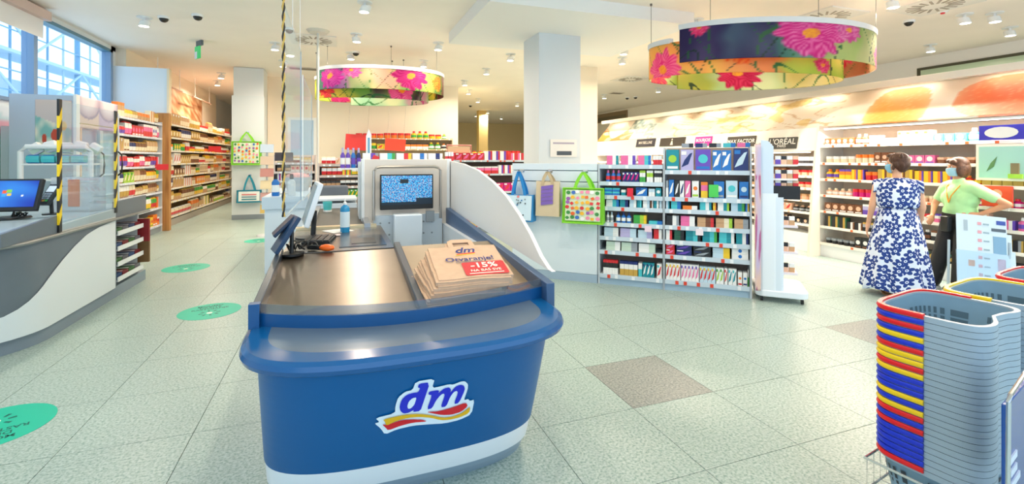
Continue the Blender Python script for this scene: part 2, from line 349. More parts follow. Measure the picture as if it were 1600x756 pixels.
for a, b, L, lab in ((500, 108, 1.5, 'long slotted air grille behind the far ring lamp'), (963, 145, .5, 'small brown slot grille above the cosmetics wall')):
    x, y = G(a, b, CEIL); t = empty('slot_grille', (x, y, CEIL), 0, lab, 'vent'); obj('grille_frame', MB().box(-L/2, L/2, -.16, .16, -.02, 0, M('#D8CFC2', .5)), t)
    for k in range(4): obj('slat', MB().box(-L/2 + .04, L/2 - .04, -.12 + k * .065, -.09 + k * .065, -.03, -.02, M('#8B8070', .5)), t)
x, y = G(1473, 17, CEIL); t = empty('smoke_detector', (x, y, CEIL), 0, 'white smoke detector with red centre on the ceiling', 'detector')
obj('detector_base', MB().lathe([(.06, -.03), (.08, 0)], WHITE, 16), t); obj('detector_lamp', MB().lathe([(.025, -.05), (.03, -.03)], RED, 12), t)
x, y = G(312, 74, 3.72); t = empty('exit_sign', (x, y, CEIL), .6, 'small green and white hanging exit sign with dark bracket', 'sign')
obj('bracket', MB().box(-.02, .02, -.12, .12, -.1, 0, DGREY), t); obj('sign_panel', MB().box(-.012, .012, -.02, .2, -.34, -.1, M('#35B566', .4, emit=.5)).box(-.014, .014, .09, .2, -.34, -.2, WHITE), t)

# flower print ring lamps -------------------------------------------------
def flower_col(seed, u, v, L, Hh, bands, flowers):
    u = u / .72 if u < .23 else .32 + (u - .23) * .68 / .77
    x, y = u * L, v * Hh
    c = None; wob = u + .012 * nz(x * 2, y * 5, seed)
    for (u0, ca, cb), nx_ in zip(bands, bands[1:] + [(9, None, None)]):
        cc = mix(hx(ca), hx(cb), .5 + 1.4 * nz(x * 2.2, y * 2.0, seed + u0 * 50))
        if c is None: c = cc
        elif wob > u0: c = mix(c, cc, min(1, (wob - u0) / .012))
    for k in range(3):
        s1 = abs(nz(x * 1.9 + (k - 1) * 1.4 * y, y * .8, seed + 41 + k)); c = mix(c, hx('#2E7A3C' if k else '#1E4030'), (s1 < .014) * .8)
    for fu, fv, big, ca, cb in flowers:
        dx, dy = (x - fu * L) * (.76 if u < .32 else 1.1), y - fv * Hh; dx += .05 * nz(y * 3, x * 2, fu); dy = dy * 1.2 + .05 * nz(x * 4, y * 4, fu + 9); r = math.hypot(dx, dy)
        if r > big * 1.4: continue
        a = math.atan2(dy, dx); rr = big * (.78 + .2 * abs(math.cos(a * 5.5 + fu * 9)) + .2 * nz(math.cos(a) * 3, math.sin(a) * 3, fu))
        if r < rr:
            st = .5 + .5 * math.sin(a * 30 + 8 * nz(x * 6, y * 6, fu)); p = mix(hx(ca), hx(cb), st * .75 + .3 * nz(x * 9, y * 9, 4))
            if r < big * .2: p = mix(hx('#F6C23C'), hx('#E8A04C'), st)
            c = mix(c, p, min(1, (rr - r) / .03))
    return c
B1 = [(0, '#3A2C66', '#584A80'), (.05, '#3C3468', '#5E7890'), (.105, '#4E8A7C', '#8CB89C'), (.15, '#9CC06A', '#C8D890'), (.20, '#C4CC94', '#DDE0B0'), (.27, '#D8D0B0', '#E8C8B8'), (.31, '#A86A50', '#C89070'), (.37, '#8C5A48', '#C88A5A'), (.43, '#B4C86A', '#E6E49A'), (.50, '#A8CC90', '#D8E8A8'), (.56, '#EAC46A', '#F2B468'), (.64, '#E8A060', '#F0D070'), (.70, '#B8CC50', '#E4DC78'), (.78, '#E8DC90', '#F0E6B0'), (.88, '#C8E0A8', '#E8F0C8'), (.95, '#D8D060', '#B8CC60')]
F1 = [(.025, .95, .16, '#E0327E', '#F88AB4'), (.145, .72, .42, '#D81C92', '#FBA8DC'), (.19, .85, .22, '#D84CA8', '#F8B8E0'), (.265, .3, .22, '#F070C0', '#F8C0E8'), (.292, .75, .2, '#E898C8', '#F4D0E0'), (.35, .75, .25, '#C81440', '#E8587A'), (.46, .25, .3, '#D81C6A', '#F468A8'), (.53, .3, .34, '#E0247C', '#F8A070'), (.60, .2, .38, '#E03C90', '#F8B0C0'), (.67, .65, .25, '#E86A2C', '#F6B050'), (.74, .3, .16, '#D02070', '#F080B0'), (.93, .6, .34, '#C8104C', '#F04C84')]
B2 = [(0, '#6AA08C', '#4E8878'), (.04, '#8A5CA0', '#C890B8'), (.09, '#7EA86A', '#E0C0A0'), (.13, '#E8B8A0', '#D8D890'), (.18, '#88B858', '#B8D080'), (.24, '#88A850', '#D0D070'), (.30, '#7A4A50', '#A86A5A'), (.36, '#A8C850', '#E8D860'), (.42, '#E86A60', '#B8D060'), (.5, '#C8D860', '#F0E060'), (.6, '#E8C850', '#80A850'), (.7, '#503C48', '#8CA850'), (.78, '#C8E0B0', '#D890B8'), (.9, '#9CD0B0', '#E0E8C0')]
F2 = [(.05, .6, .32, '#C0189C', '#F070D0'), (.10, .85, .2, '#D83CA0', '#F8A8D0'), (.21, .7, .36, '#B81070', '#E858A8'), (.28, .5, .2, '#E07830', '#E8D850'), (.40, .5, .28, '#C81C50', '#F06080'), (.52, .4, .3, '#B81468', '#E85898'), (.64, .5, .26, '#C81C50', '#F0A040'), (.75, .4, .3, '#D83C90', '#F8B0D0'), (.86, .6, .3, '#C81C80', '#F080B8')]
def ring_lamp(px, zc, semi_l, semi_d, top, band, label, seed, bands, flowers, drop=.16, rot=-18):
    l = (px - 800) / F * zc; cx, cy = CS * l + SN * zc, -SN * l + CS * zc
    t = empty('ring_lamp', (cx, cy, 0), R(rot), label, 'pendant lamp')
    TURN = 1.78; ph0 = R(207)
    L = 2 * math.pi * (semi_l + semi_d) / 2 * TURN * .92
    def path(u):
        a = ph0 + u * TURN * 2 * math.pi; k = u * TURN
        s = 1 - .13 * min(k, 1.0) ** 2 - .10 * max(0, k - 1.0); s *= 1
        sh = -.16 * semi_l * min(1, k)
        return (semi_l * (1.0 if k < .02 else 1) * s * math.cos(a) + sh, semi_d * s * math.sin(a) + .05 * k)
    def P(u, v):
        x, y = path(u); return (x, y, top - drop * min(1.2, u * TURN) - band * (1 - v))
    painted('printed_band', 520, 30, P, lambda u, v: flower_col(seed, u, v, L, band, bands, flowers), PRINT_TR, thick=.008, parent=t)
    rim = MB(); N = 96
    for i in range(N):
        for q in (0,):
            a, b = P(i / N * .56, 1), P((i + 1) / N * .56, 1)
            ra, rb = Vector((a[0], a[1], 0)), Vector((b[0], b[1], 0)); na, nb = ra.normalized() * .05, rb.normalized() * .05
            o = []
            for p, n_ in ((a, na), (b, nb)):
                p = Vector(p); o += [p - n_ + Vector((0, 0, -.01)), p + n_ * .4 + Vector((0, 0, -.01)), p + n_ * .4 + Vector((0, 0, .06)), p - n_ + Vector((0, 0, .06))]
            rim.add(o, [(0, 1, 5, 4), (1, 2, 6, 5), (2, 3, 7, 6), (3, 0, 4, 7), (0, 3, 2, 1), (4, 5, 6, 7)], M('#E2E4E6', .35))
    obj('white_rim', rim, t, smooth=50)
    for u in (.03, .2, .37, .52, .7, .9):
        p = P(u, 1); obj('hanging_wire', MB().tube([p, (p[0], p[1], CEIL)], .004, M('#8A8880', .4, .6), 5), t)
        obj('ceiling_cap', MB().lathe([(.018, CEIL - .03), (.018, CEIL)], M('#77706A', .4, .6), 8, c=(p[0], p[1], 0)), t)
ring_lamp(1196, 7.15, 1.66, .98, 3.34, .47, 'large oval ring lamp of flower printed bands nearest the cosmetics wall', 1.3, B1, F1)
ring_lamp(600, 10.4, 1.42, .9, 3.38, .42, 'flower printed ring lamp hanging above the checkout area, farther away', 8.1, B2, F2)

# ================================================================== MAIN COUNTER
ct = empty('checkout_counter', (0, 0, 0), 0, 'blue rounded checkout counter end with a white stripe and printed logo', 'checkout counter')
def ring(cx, w_, y0, b, yb, n=40, e=3.0):
    pts = [(cx - w_, yb)]
    for k in range(n + 1):
        a = math.pi * (1 - k / n); c, s = math.cos(a), math.sin(a)
        pts.append((cx + w_ * math.copysign(abs(c) ** (2 / e), c), y0 - b * abs(s) ** (2 / e)))
    pts.append((cx + w_, yb)); return pts
def rp(h):                                  # ring parameters by height
    t = h / .76; e = t ** .85
    return (.318, .628 - .0 * t, 2.51 - .27 * e, .27 + .12 * e, 3.2)
YB = 3.2
def loft(hs, mats, grow=0.0):
    mb = MB(); n = None
    rings = []
    for h in hs:
        cx, w_, y0, b, yb = rp(h); r = ring(cx, w_ + grow, y0, b + grow, yb); n = len(r); rings.append([(x, y, h) for x, y in r])
    for j in range(len(hs) - 1):
        vs = rings[j] + rings[j + 1]
        mb.add(vs, [(i, i + 1, n + i + 1, n + i) for i in range(n - 1)] + [(n - 1, 0, n, 2 * n - 1)], mats)
    mb.add(rings[0], [tuple(range(n))[::-1]], mats); mb.add(rings[-1], [tuple(range(n))], mats)
    return mb
CBLUE = M('#005A98', .35, spec=.3, name='counter_blue'); 
obj('plinth', loft([0, .05, .10], M('#8FA3B5', .4), -.012), ct, smooth=50)
obj('white_stripe', loft([.10, .14, .18, .225], M('#EEF3FA', .3), .0), ct, smooth=50)
obj('front_panel', loft([.225 + .045 * k for k in range(12)] + [.765], CBLUE, .004), ct, smooth=50)
# rim
def rim_ring(g, z): cx, w_, y0, b, yb = rp(.76); return [(x, y, z) for x, y in ring(cx, w_ + g, y0 - .03, b + g, yb)]
rm = MB(); prof = [(0, .755), (.035, .757), (.052, .768), (.058, .785), (.052, .802), (.035, .813), (-.04, .815)]
rr = [rim_ring(g, z) for g, z in prof]; n = len(rr[0])
for j in range(len(rr) - 1): rm.add(rr[j] + rr[j + 1], [(i, i + 1, n + i + 1, n + i) for i in range(n - 1)], M('#0F5590', .15))
rm.add(rr[-1], [tuple(range(n))], M('#56687C', .25)); rm.add(rr[0], [tuple(range(n))[::-1]], CBLUE)
obj('rim', rm, ct, smooth=60)
# tray front board + glass
def tray_front(x):                          # y of the front board
    return 2.30 - .20 * math.sin(math.pi * min(1, max(0, (x + .34) / 1.42)) ** .85) + 0 * x
def board(x0, x1, h0, h1, th, m, off=0):
    mb = MB(); N = 26
    xs = [x0 + (x1 - x0) * k / N for k in range(N + 1)]
    vs = []
    for x in xs: y = tray_front(x) + off; vs += [(x, y, h0), (x, y + th, h0), (x, y + th, h1), (x, y, h1)]
    fs = []
    for k in range(N):
        for q in range(4): fs.append((k*4+q, k*4+(q+1) % 4, k*4+4+(q+1) % 4, k*4+4+q))
    fs += [(0, 3, 2, 1), (N*4, N*4+1, N*4+2, N*4+3)]; mb.add(vs, fs, m); return mb
BBLUE = M('#0E4E86', .3)
obj('front_board', board(-.345, .985, .81, .868, .02, BBLUE), ct, smooth=50)
obj('glass_edge', board(-.345, .985, .868, .908, .006, clear('smoked_acrylic', (.62, .68, .74), .12, .05), .004), ct, smooth=50)
def slab(x0, x1, y0, y1, z0, z1, th, m):     # sloping slab z0 at y0 -> z1 at y1
    mb = MB(); vs = []
    for d in (-th, 0):
        vs += [(x0, y0, z0 + d), (x1, y0, z0 + d), (x1, y1, z1 + d), (x0, y1, z1 + d)]
    return mb.add(vs, [(0, 3, 2, 1), (4, 5, 6, 7), (0, 1, 5, 4), (1, 2, 6, 5), (2, 3, 7, 6), (3, 0, 4, 7)], m)
TRAY = M('#8C7F72', .3, .85, grain=.06, scale=6, name='brushed_tray')
DRAIL = M('#3B4553', .3, .3)
def tray(x0, x1, y1, z0, z1, m):
    mb = MB(); N = 14; vs = []
    for k in range(N + 1):
        x = x0 + (x1 - x0) * k / N; y0 = tray_front(x) + .02; vs += [(x, y0, z0), (x, y1, z1), (x, y1, z1 - .02), (x, y0, z0 - .012)]
    return mb.add(vs, [(k*4+q, k*4+(q+1) % 4, k*4+4+(q+1) % 4, k*4+4+q) for k in range(N) for q in range(4)] + [(0, 3, 2, 1), (N*4, N*4+1, N*4+2, N*4+3)], m)
obj('left_tray', tray(-.325, .34, 3.18, .828, .945, TRAY), ct)
obj('bag_tray', tray(.37, .985, 3.22, .828, .95, M('#A08C72', .4, .3, grain=.05, scale=6)), ct)
obj('divider', slab(.335, .375, 2.12, 3.2, .865, .985, .07, DRAIL), ct, bevel=.006)
obj('left_rail', slab(-.352, -.318, 2.28, 3.2, .905, .985, .12, M('#46505C', .3, .3)), ct, bevel=.006)
obj('corner_post', MB().box(-.36, -.318, 2.26, 2.30, .81, .915, BBLUE), ct)
obj('right_rail', slab(.985, 1.03, 2.2, 4.62, .90, 1.05, .15, M('#3C5A80', .35)), ct, bevel=.004)
obj('side_body_left', MB().box(-.31, .3, 3.2, 6.0, 0, .928, WHITE), ct); obj('side_body_right', MB().box(.95, .985, 3.22, 4.62, 0, .90, M('#DDE4EA', .4)).box(.32, .95, 3.22, 3.26, .1, .93, M('#DDE4EA', .4)), ct)
# white wing panel (plane X = 1.04)
wing = [(2.26, .94)]
for px, py in ((859, 432), (846, 400), (830, 366), (812, 335), (792, 306), (770, 283), (748, 266), (725, 256), (703, 251)):
    y, z = atX(px, 1.05); wing.append((y, hgt(py, z)))
wing += [(4.72, 1.53), (4.72, 1.03)]
wp = MB(); top_ = wing[:-1]; vs = []
for y, h in top_:
    hb_ = .94 + (y - 2.26) * (1.03 - .94) / 2.46
    for x_ in (1.04, 1.062): vs += [(x_, y, hb_), (x_, y, max(h, hb_ + .004))]
fs = []
for k in range(len(top_) - 1):
    o_ = k * 4
    fs += [(o_, o_ + 4, o_ + 5, o_ + 1), (o_ + 2, o_ + 3, o_ + 7, o_ + 6), (o_ + 1, o_ + 5, o_ + 7, o_ + 3), (o_, o_ + 2, o_ + 6, o_ + 4)]
fs += [(0, 1, 3, 2), (len(vs) - 4, len(vs) - 2, len(vs) - 1, len(vs) - 3)]
obj('wing_panel', wp.add(vs, fs, M('#F2F0EC', .5)), ct, smooth=None)
# logo on the curved front
def S(u, h, off=.008):
    cx, w_, y0, b, yb = rp(h); x = u; q = min(1, abs((x - cx) / (w_))) ; yy = y0 - (b + .004) * (1 - q ** 3) ** (1 / 3)
    return (x, yy - off, h)
lg = MB()
def patch(poly, m, off, cuts=3):
    bm = bmesh.new(); bm.faces.new([bm.verts.new((a, b, 0)) for a, b in poly]); bmesh.ops.triangulate(bm, faces=bm.faces)
    for _ in range(cuts):
        es = [e for e in bm.edges if e.calc_length() > .03]
        if not es: break
        bmesh.ops.subdivide_edges(bm, edges=es, cuts=1); bmesh.ops.triangulate(bm, faces=bm.faces)
    bm.verts.ensure_lookup_table(); vs = [S(v.co.x, v.co.y, off) for v in bm.verts]; fs = [tuple(v.index for v in f.verts) for f in bm.faces]
    lg.add(vs, fs, m); bm.free()
# pixel -> (x,h) on the front surface, solved by iteration
def front(px, py):
    x, h = .2, .5
    for _ in range(60):
        X, Y, H = S(x, h); l, z = CS * X - SN * Y, SN * X + CS * Y
        ex = px - (800 + F * l / z); ey = py - (248 + (CH - H) * F / z)
        x += ex * z / F * .7; h -= ey * z / F * .7
        x = max(-.29, min(.93, x)); h = max(.2, min(.76, h))
    return (x, h)
def fp(L): return [front(a, b) for a, b in L]
LW, LB, LR, LY = M('#F6F8FF', .3), M('#1B2FC0', .3), M('#D91A2A', .3), M('#F2B418', .3)
def chai(P, it=2):
    for _ in range(it):
        Q = []
        for i in range(len(P)):
            p, q = P[i], P[(i + 1) % len(P)]
            Q += [(p[0] * .8 + q[0] * .2, p[1] * .8 + q[1] * .2), (p[0] * .2 + q[0] * .8, p[1] * .2 + q[1] * .8)]
        P = Q
    return P
def logo(pts, m, off, it=1): patch(fp(chai([(574 + a / 7.267, 584 + b_ / 7.267) for a, b_ in pts], it)), m, off, 6)
LW, LB, LR, LY = M('#E4F2FF', .3), M('#0A1EC8', .35), M('#D6001C', .35), M('#E8B400', .35)
logo([(90, 505), (315, 450), (318, 370), (350, 270), (430, 205), (515, 185), (550, 90), (768, 55), (735, 165), (850, 140), (930, 120), (975, 125), (1060, 90), (1110, 85), (1145, 120), (1140, 180), (1095, 305), (1145, 285), (1165, 310), (1218, 292), (1185, 460), (1050, 525), (880, 565), (700, 575), (520, 590), (330, 635), (200, 692), (150, 620), (80, 565), (140, 550)], LW, .006)
logo([(585, 112), (712, 95), (640, 310), (603, 420), (515, 432), (530, 405), (470, 440), (410, 450), (375, 420), (365, 370), (385, 300), (440, 240), (520, 215), (575, 210), (600, 160), (572, 155)], LB, .009)
logo([(555, 262), (510, 272), (470, 310), (452, 360), (460, 392), (490, 390), (530, 350), (548, 300)], LW, .011)
logo([(700, 200), (820, 182), (800, 225), (870, 165), (930, 152), (950, 180), (940, 215), (1000, 145), (1060, 122), (1100, 135), (1108, 180), (1040, 330), (980, 345), (1030, 215), (1015, 190), (980, 205), (940, 260), (895, 370), (830, 380), (880, 240), (865, 220), (830, 240), (780, 300), (735, 390), (675, 405), (735, 240), (692, 235)], LB, .009)
logo([(165, 570), (215, 580), (385, 522), (520, 515), (620, 518), (685, 538), (520, 550), (380, 585), (235, 640), (205, 605)], LR, .010)
logo([(665, 430), (800, 425), (950, 385), (1120, 322), (1140, 365), (1060, 430), (950, 462), (850, 465), (760, 450)], LR, .010)
logo([(175, 515), (420, 460), (600, 450), (740, 470), (850, 495), (960, 485), (1060, 450), (1130, 400), (1168, 365), (1155, 440), (1050, 490), (930, 518), (830, 522), (720, 495), (600, 485), (460, 495), (330, 530), (215, 585), (200, 540)], LY, .011)
obj('printed_logo', lg, ct, label='white edged blue dm logo over red and yellow ribbons', smooth=60)

# ------------------------------------------------------------------ paper bag pile
KRAFT = M('#CDAC90', .75, grain=.06, scale=25, bump=.1); KRAFT2 = M('#B9A184', .8)
def bag_mesh():
    mb = MB(); W, L, th = .185, .36, .009
    # slightly wavy folded sheet
    nx, ny = 8, 10; vs = []
    for k in (0, 1):
        for j in range(ny + 1):
            for i in range(nx + 1):
                x = -W + 2 * W * i / nx; y = L * j / ny; z = k * th + .003 * math.sin(x * 20 + k) + (.012 if j < 4 else .003) * k
                vs.append((x, y, z))
    o = (nx + 1) * (ny + 1); fs = []
    for j in range(ny):
        for i in range(nx):
            a = j * (nx + 1) + i; fs += [(a, a + nx + 1, a + nx + 2, a + 1), (o + a, o + a + 1, o + a + nx + 2, o + a + nx + 1)]
    for i in range(nx): fs.append((i, i + 1, o + i + 1, o + i)); b = ny * (nx + 1) + i; fs.append((b + 1, b, o + b, o + b + 1))
    for j in range(ny): a = j * (nx + 1); fs.append((a + nx + 1, a, o + a, o + a + nx + 1)); b = a + nx; fs.append((b, b + nx + 1, o + b + nx + 1, o + b))
    mb.add(vs, fs, KRAFT); return mb.mesh('bag_body', 60)
def bag_handle():
    mb = MB(); pts = [(-.075, .35), (-.07, .425), (-.045, .445), (.045, .445), (.07, .425), (.075, .35), (.045, .35), (.045, .405), (-.045, .405), (-.045, .35)]
    mb.prism(pts, .008, .012, KRAFT); return mb.mesh('bag_handle')
ORD = ['first', 'second', 'third', 'fourth', 'fifth', 'sixth', 'seventh', 'eighth', 'ninth', 'tenth', 'eleventh', 'twelfth', 'thirteenth', 'fourteenth', 'fifteenth', 'sixteenth', 'seventeenth', 'eighteenth', 'nineteenth', 'twentieth', 'twenty-first', 'twenty-second', 'twenty-third', 'twenty-fourth', 'twenty-fifth', 'twenty-sixth']
bmh, bhh = bag_mesh(), bag_handle(); NBAG = 13
for k in range(NBAG):
    top = k == NBAG - 1
    lab = 'kraft paper bag with blue lettering and a red discount patch, topmost of its pile' if top else 'plain kraft paper bag, ' + ('lowest' if k == 0 else '%s from the bottom' % ORD[k]) + ' of the pile on the counter tray'
    pitch = R(6 + 9.5 * k / (NBAG - 1)); jx = 0 if top else random.uniform(-.012, .012)
    t = empty('paper_bag', (.625 - .010 * (NBAG - 1 - k) * .5 + jx, 2.19 + random.uniform(-.008, .008) + .002 * k, .836 + k * .0088), (pitch, 0, R(6 - .6 * k + random.uniform(-1.5, 1.5))), lab, 'paper bag', None if top else 'paper bags piled in the tray')
    obj('bag_body', bmh, t); obj('bag_handle', bhh, t)
    if top:
        pr = MB(); T = lambda a, b: (a, b, .0205 if b < .14 else .0165); INK = M('#1E2A78', .6); PR = M('#C8242E', .55)
        T2 = lambda off: (lambda a, b: (a, b, (.0245 if b < .16 else .0155) + off))
        TT = T2(0)
        put_text(pr, 'dm', TT, INK, .085, .02, .3, dx=0, dy=.30)
        pr.add([TT(-.05, .262), TT(.05, .272), TT(.055, .262), TT(-.045, .25)], [(0, 1, 2, 3)], RED); pr.add([TT(-.06, .25), TT(.05, .258), TT(.05, .25), TT(-.055, .243)], [(0, 1, 2, 3)], YELLOW)
        put_text(pr, 'Otvaranje!', TT, INK, .060, .012, 0, dx=.01, dy=.20)
        for y in (.172, .163): pr.add([TT(-.07, y), TT(.07, y), TT(.07, y + .004), TT(-.07, y + .004)], [(0, 1, 2, 3)], M('#6A6A78', .6))
        pr.add([(-.04, .012, .0242), (.160, .012, .0242), (.17, .02, .0242), (.17, .138, .0242), (.16, .146, .0242), (-.04, .146, .0242), (-.05, .138, .0242), (-.05, .02, .0242)], [tuple(range(8))], PR)
        T5 = lambda a, b: (a, b, .0248)
        put_text(pr, '-15%', T5, M('#F6EDE0', .6), .07, .02, 0, dx=.06, dy=.108)
        put_text(pr, 'NA BAŠ SVE', T5, M('#F6EDE0', .6), .03, .012, 0, dx=.06, dy=.057)
        pr.add([T5(-.03, .026), T5(.145, .026), T5(.145, .033), T5(-.03, .033)], [(0, 1, 2, 3)], M('#F6EDE0', .6))
        obj('printed_lettering', pr, t, smooth=None)

# ------------------------------------------------------------------ monitor housing beside the belt
hb = empty('monitor_housing', (0, 0, 0), 0, 'white partition box behind the counter tray carrying a screen', 'partition')
obj('housing_panel', MB().box(.22, 1.0, 4.64, 4.74, .0, 1.525, M('#E6DDD2', .5)).box(.195, .222, 4.62, 4.78, .5, 1.53, WHITE).box(1.0, 1.03, 4.64, 4.74, .9, 1.53, WHITE), hb, bevel=.004)
obj('lower_panel', MB().box(.30, .94, 4.58, 4.64, 0, 1.0, M('#CBD8E2', .4)), hb)
for sx_ in (.36, .44, .76, .84):
    for sz_ in (.7, .82, .93): obj('screw', MB().lathe([(.009, 0), (.009, .004)], M('#8A949C', .4), 8, T=lambda a, b_, c, sx_=sx_, sz_=sz_: (sx_ + a, 4.58 - c, sz_ + b_)), hb)
obj('socket_box', MB().box(.78, .86, 4.55, 4.58, .93, 1.03, M('#9AA2A8', .4)), hb)
obj('white_column', MB().box(.47, .72, 4.40, 4.57, .4, 1.02, M('#DCE8F2', .35)), hb, bevel=.01)
lp = [(.30, 4.56, .96), (.30, 4.56, 1.42), (.325, 4.56, 1.445), (.36, 4.56, 1.455), (.86, 4.56, 1.455), (.895, 4.56, 1.445), (.92, 4.56, 1.42), (.92, 4.56, .96)]
obj('steel_loop', MB().tube(lp, .013, M('#B8B2AA', .3, .7), 10), hb)
x0, z0 = atY(594, 4.5); x1, z1 = atY(677, 4.5)
mo = empty('monitor', ((x0 + x1) / 2, 4.5, 1.06), 0, 'flat black framed screen with a speckled blue picture on the partition box', 'monitor')
W2 = (x1 - x0) / 2
obj('bezel', MB().box(-W2, W2, 0, .05, 0, .325, BLACK).box(-.06, .06, .05, .09, .05, .25, BLACK), mo, bevel=.006)
def scr(u, v):
    n_ = nz(u * 42, v * 26, 3); n3 = nz(u * 90, v * 60, 8)
    c = mix(hx('#0C55A8'), hx('#5CC8F0'), .5 + 1.6 * n_)
    if n3 > .36: c = hx('#F2B8A0')
    if .36 < u < .52 and .74 < v < .88: c = hx('#101418')
    if v < .1 or (u > .68 and v < .22): c = hx('#0C2030')
    return c
SCREEN = attr_mat('screen_picture', .3)
nt = SCREEN.node_tree; b = nt.nodes['Principled BSDF']; a_ = [n_ for n_ in nt.nodes if n_.type == 'ATTRIBUTE'][0]; nt.links.new(a_.outputs[0], b.inputs['Emission Color']); b.inputs['Emission Strength'].default_value = .35
painted('screen', 110, 70, lambda u, v: (-W2 + .012 + u * (2 * W2 - .024), -.003, .045 + v * .268), scr, SCREEN, parent=mo)

# ------------------------------------------------------------------ cashier table with its clutter
tb_ = empty('cashier_desk', (0, 0, 0), 0, 'steel topped cashier desk and conveyor behind the blue counter end', 'desk')
STEEL = M('#8E8880', .25, .8, grain=.05, scale=8)
obj('desk_top', MB().box(-.33, .34, 3.2, 4.3, .932, .95, STEEL), tb_)
obj('scanner_plate', MB().box(.0, .3, 3.3, 3.75, .95, .955, M('#5E6266', .2, .8)), tb_)
obj('scanner_window', MB().box(.08, .24, 3.4, 3.62, .955, .957, BLACK), tb_)
obj('conveyor_belt', MB().box(-.2, .2, 4.3, 5.95, .932, .95, M('#55524C', .6)), tb_)
obj('belt_rail', MB().box(.2, .25, 4.2, 5.95, .93, .985, M('#A6ABB2', .3, .7)), tb_); obj('belt_rail', MB().box(-.25, -.2, 4.3, 5.95, .93, .985, M('#A6ABB2', .3, .7)), tb_)
obj('belt_end_plate', MB().box(-.33, .3, 4.22, 4.3, .95, .968, M('#D8C7A2', .3, .6)), tb_)
def bottle(name, x, y, z, r, h, body, cap, label_c, lab, cat='bottle', parts=True):
    t = empty(name, (x, y, z), 0, lab, cat)
    obj('bottle_body', MB().lathe([(r * .96, 0), (r, .01), (r, h * .68), (r * .8, h * .74), (r * .35, h * .8)], body, 16), t)
    obj('bottle_cap', MB().lathe([(r * .4, h * .8), (r * .4, h * .86), (r * .2, h * .88), (r * .16, h)], cap, 12), t)
    if label_c: obj('bottle_label', MB().lathe([(r * 1.02, h * .15), (r * 1.02, h * .6)], label_c, 16), t)
    return t
X, Z = atY(539, 4.0); bottle('sanitizer_bottle', X, 4.0, .95, .036, .27, M('#1F8FC6', .2), WHITE, M('#DDF0FA', .4), 'blue and white hand sanitizer pump bottle on the cashier desk')
cfg = MB()
t = empty('keyboard', (-.13, 3.62, .952), R(-8), 'black cashier keyboard on the steel desk', 'keyboard'); obj('keyboard_base', MB().box(-.09, .09, -.15, .15, 0, .018, BLACK), t)
for i in range(4):
    for j in range(7): obj('key', MB().box(-.08 + i * .042, -.045 + i * .042, -.14 + j * .04, -.107 + j * .04, .018, .026, M('#35373A', .4)), t)
t = empty('cashier_monitor', (-.20, 3.78, .95), R(-84), 'white cashier monitor seen from behind and side, leaning over the desk', 'monitor')
obj('monitor_foot', MB().lathe([(.1, 0), (.1, .012), (.03, .02)], BLACK, 16), t); obj('monitor_stem', MB().tube([(0, .02, .01), (0, .03, .2)], .018, BLACK), t)
T = lambda a, b_, c: (a, b_ * math.cos(-.3) - c * math.sin(-.3) - .02, .2 + b_ * math.sin(-.3) + c * math.cos(-.3))
obj('monitor_case', MB().box(-.19, .19, 0, .035, -.1, .22, M('#E3EAF0', .35), T), t, bevel=.006); obj('monitor_screen', MB().box(-.175, .175, -.004, 0, -.085, .2, M('#8DA6B5', .2), T), t)
# card terminal pair on a pole, front left of the counter
t = empty('customer_display', (-.27, 3.16, .95), R(0), 'dark blue tilted customer display and card reader on the counter corner', 'display')
obj('display_foot', MB().lathe([(.07, 0), (.07, .012)], BLACK, 16), t); obj('display_stem', MB().tube([(0, 0, 0), (0, .02, .16)], .012, BLACK), t)
def tilt(ax, ay, az, ox, oy, oz):
    mt = Matrix.Translation((ox, oy, oz)) @ Euler((ax, ay, az)).to_matrix().to_4x4(); return lambda a, b_, c: tuple(mt @ Vector((a, b_, c)))
obj('display_case', MB().box(-.012, .012, -.08, .08, -.12, .12, M('#10355A', .3), tilt(0, R(32), R(15), -.03, -.02, .13)), t, bevel=.005)
obj('rear_display_case', MB().box(-.01, .01, -.07, .07, -.08, .08, M('#132C4A', .3), tilt(0, R(45), R(10), -.05, .06, .17)), t, bevel=.005)
for k in range(5):
    a = random.uniform(0, 6); pts = [(.02 + .05 * math.cos(a + q) + .02 * k, .08 + .06 * math.sin(a * 2 + q), .012 + .05 * abs(math.sin(q * 1.5 + k))) for q in [i * .4 for i in range(9)]]
    obj('cable', MB().tube(pts, .005, BLACK, 6), t)
t = empty('barcode_scanner', (-.10, 3.22, .95), R(-25), 'orange handheld scanner lying among cables on the desk', 'scanner')
obj('scanner_head', MB().ball((.03, 0, .022), .05, .03, .022, M('#F26A1C', .35)), t); obj('scanner_grip', MB().tube([(-.01, 0, .022), (-.1, .02, .02)], .016, BLACK), t)
obj('paper_sheet', MB().box(-.12, .06, -.09, .09, 0, .003, M('#F3EEE6', .7)), label='white sheet of paper lying behind the cashier keyboard', cat='paper', loc=(.02, 4.08, .951), rz=.5)
obj('price_card', MB().box(-.04, .04, -.03, .03, 0, .004, M('#EAD9DA', .6)), label='small pale card lying beside the scanner plate', cat='card', loc=(-.03, 3.82, .955))
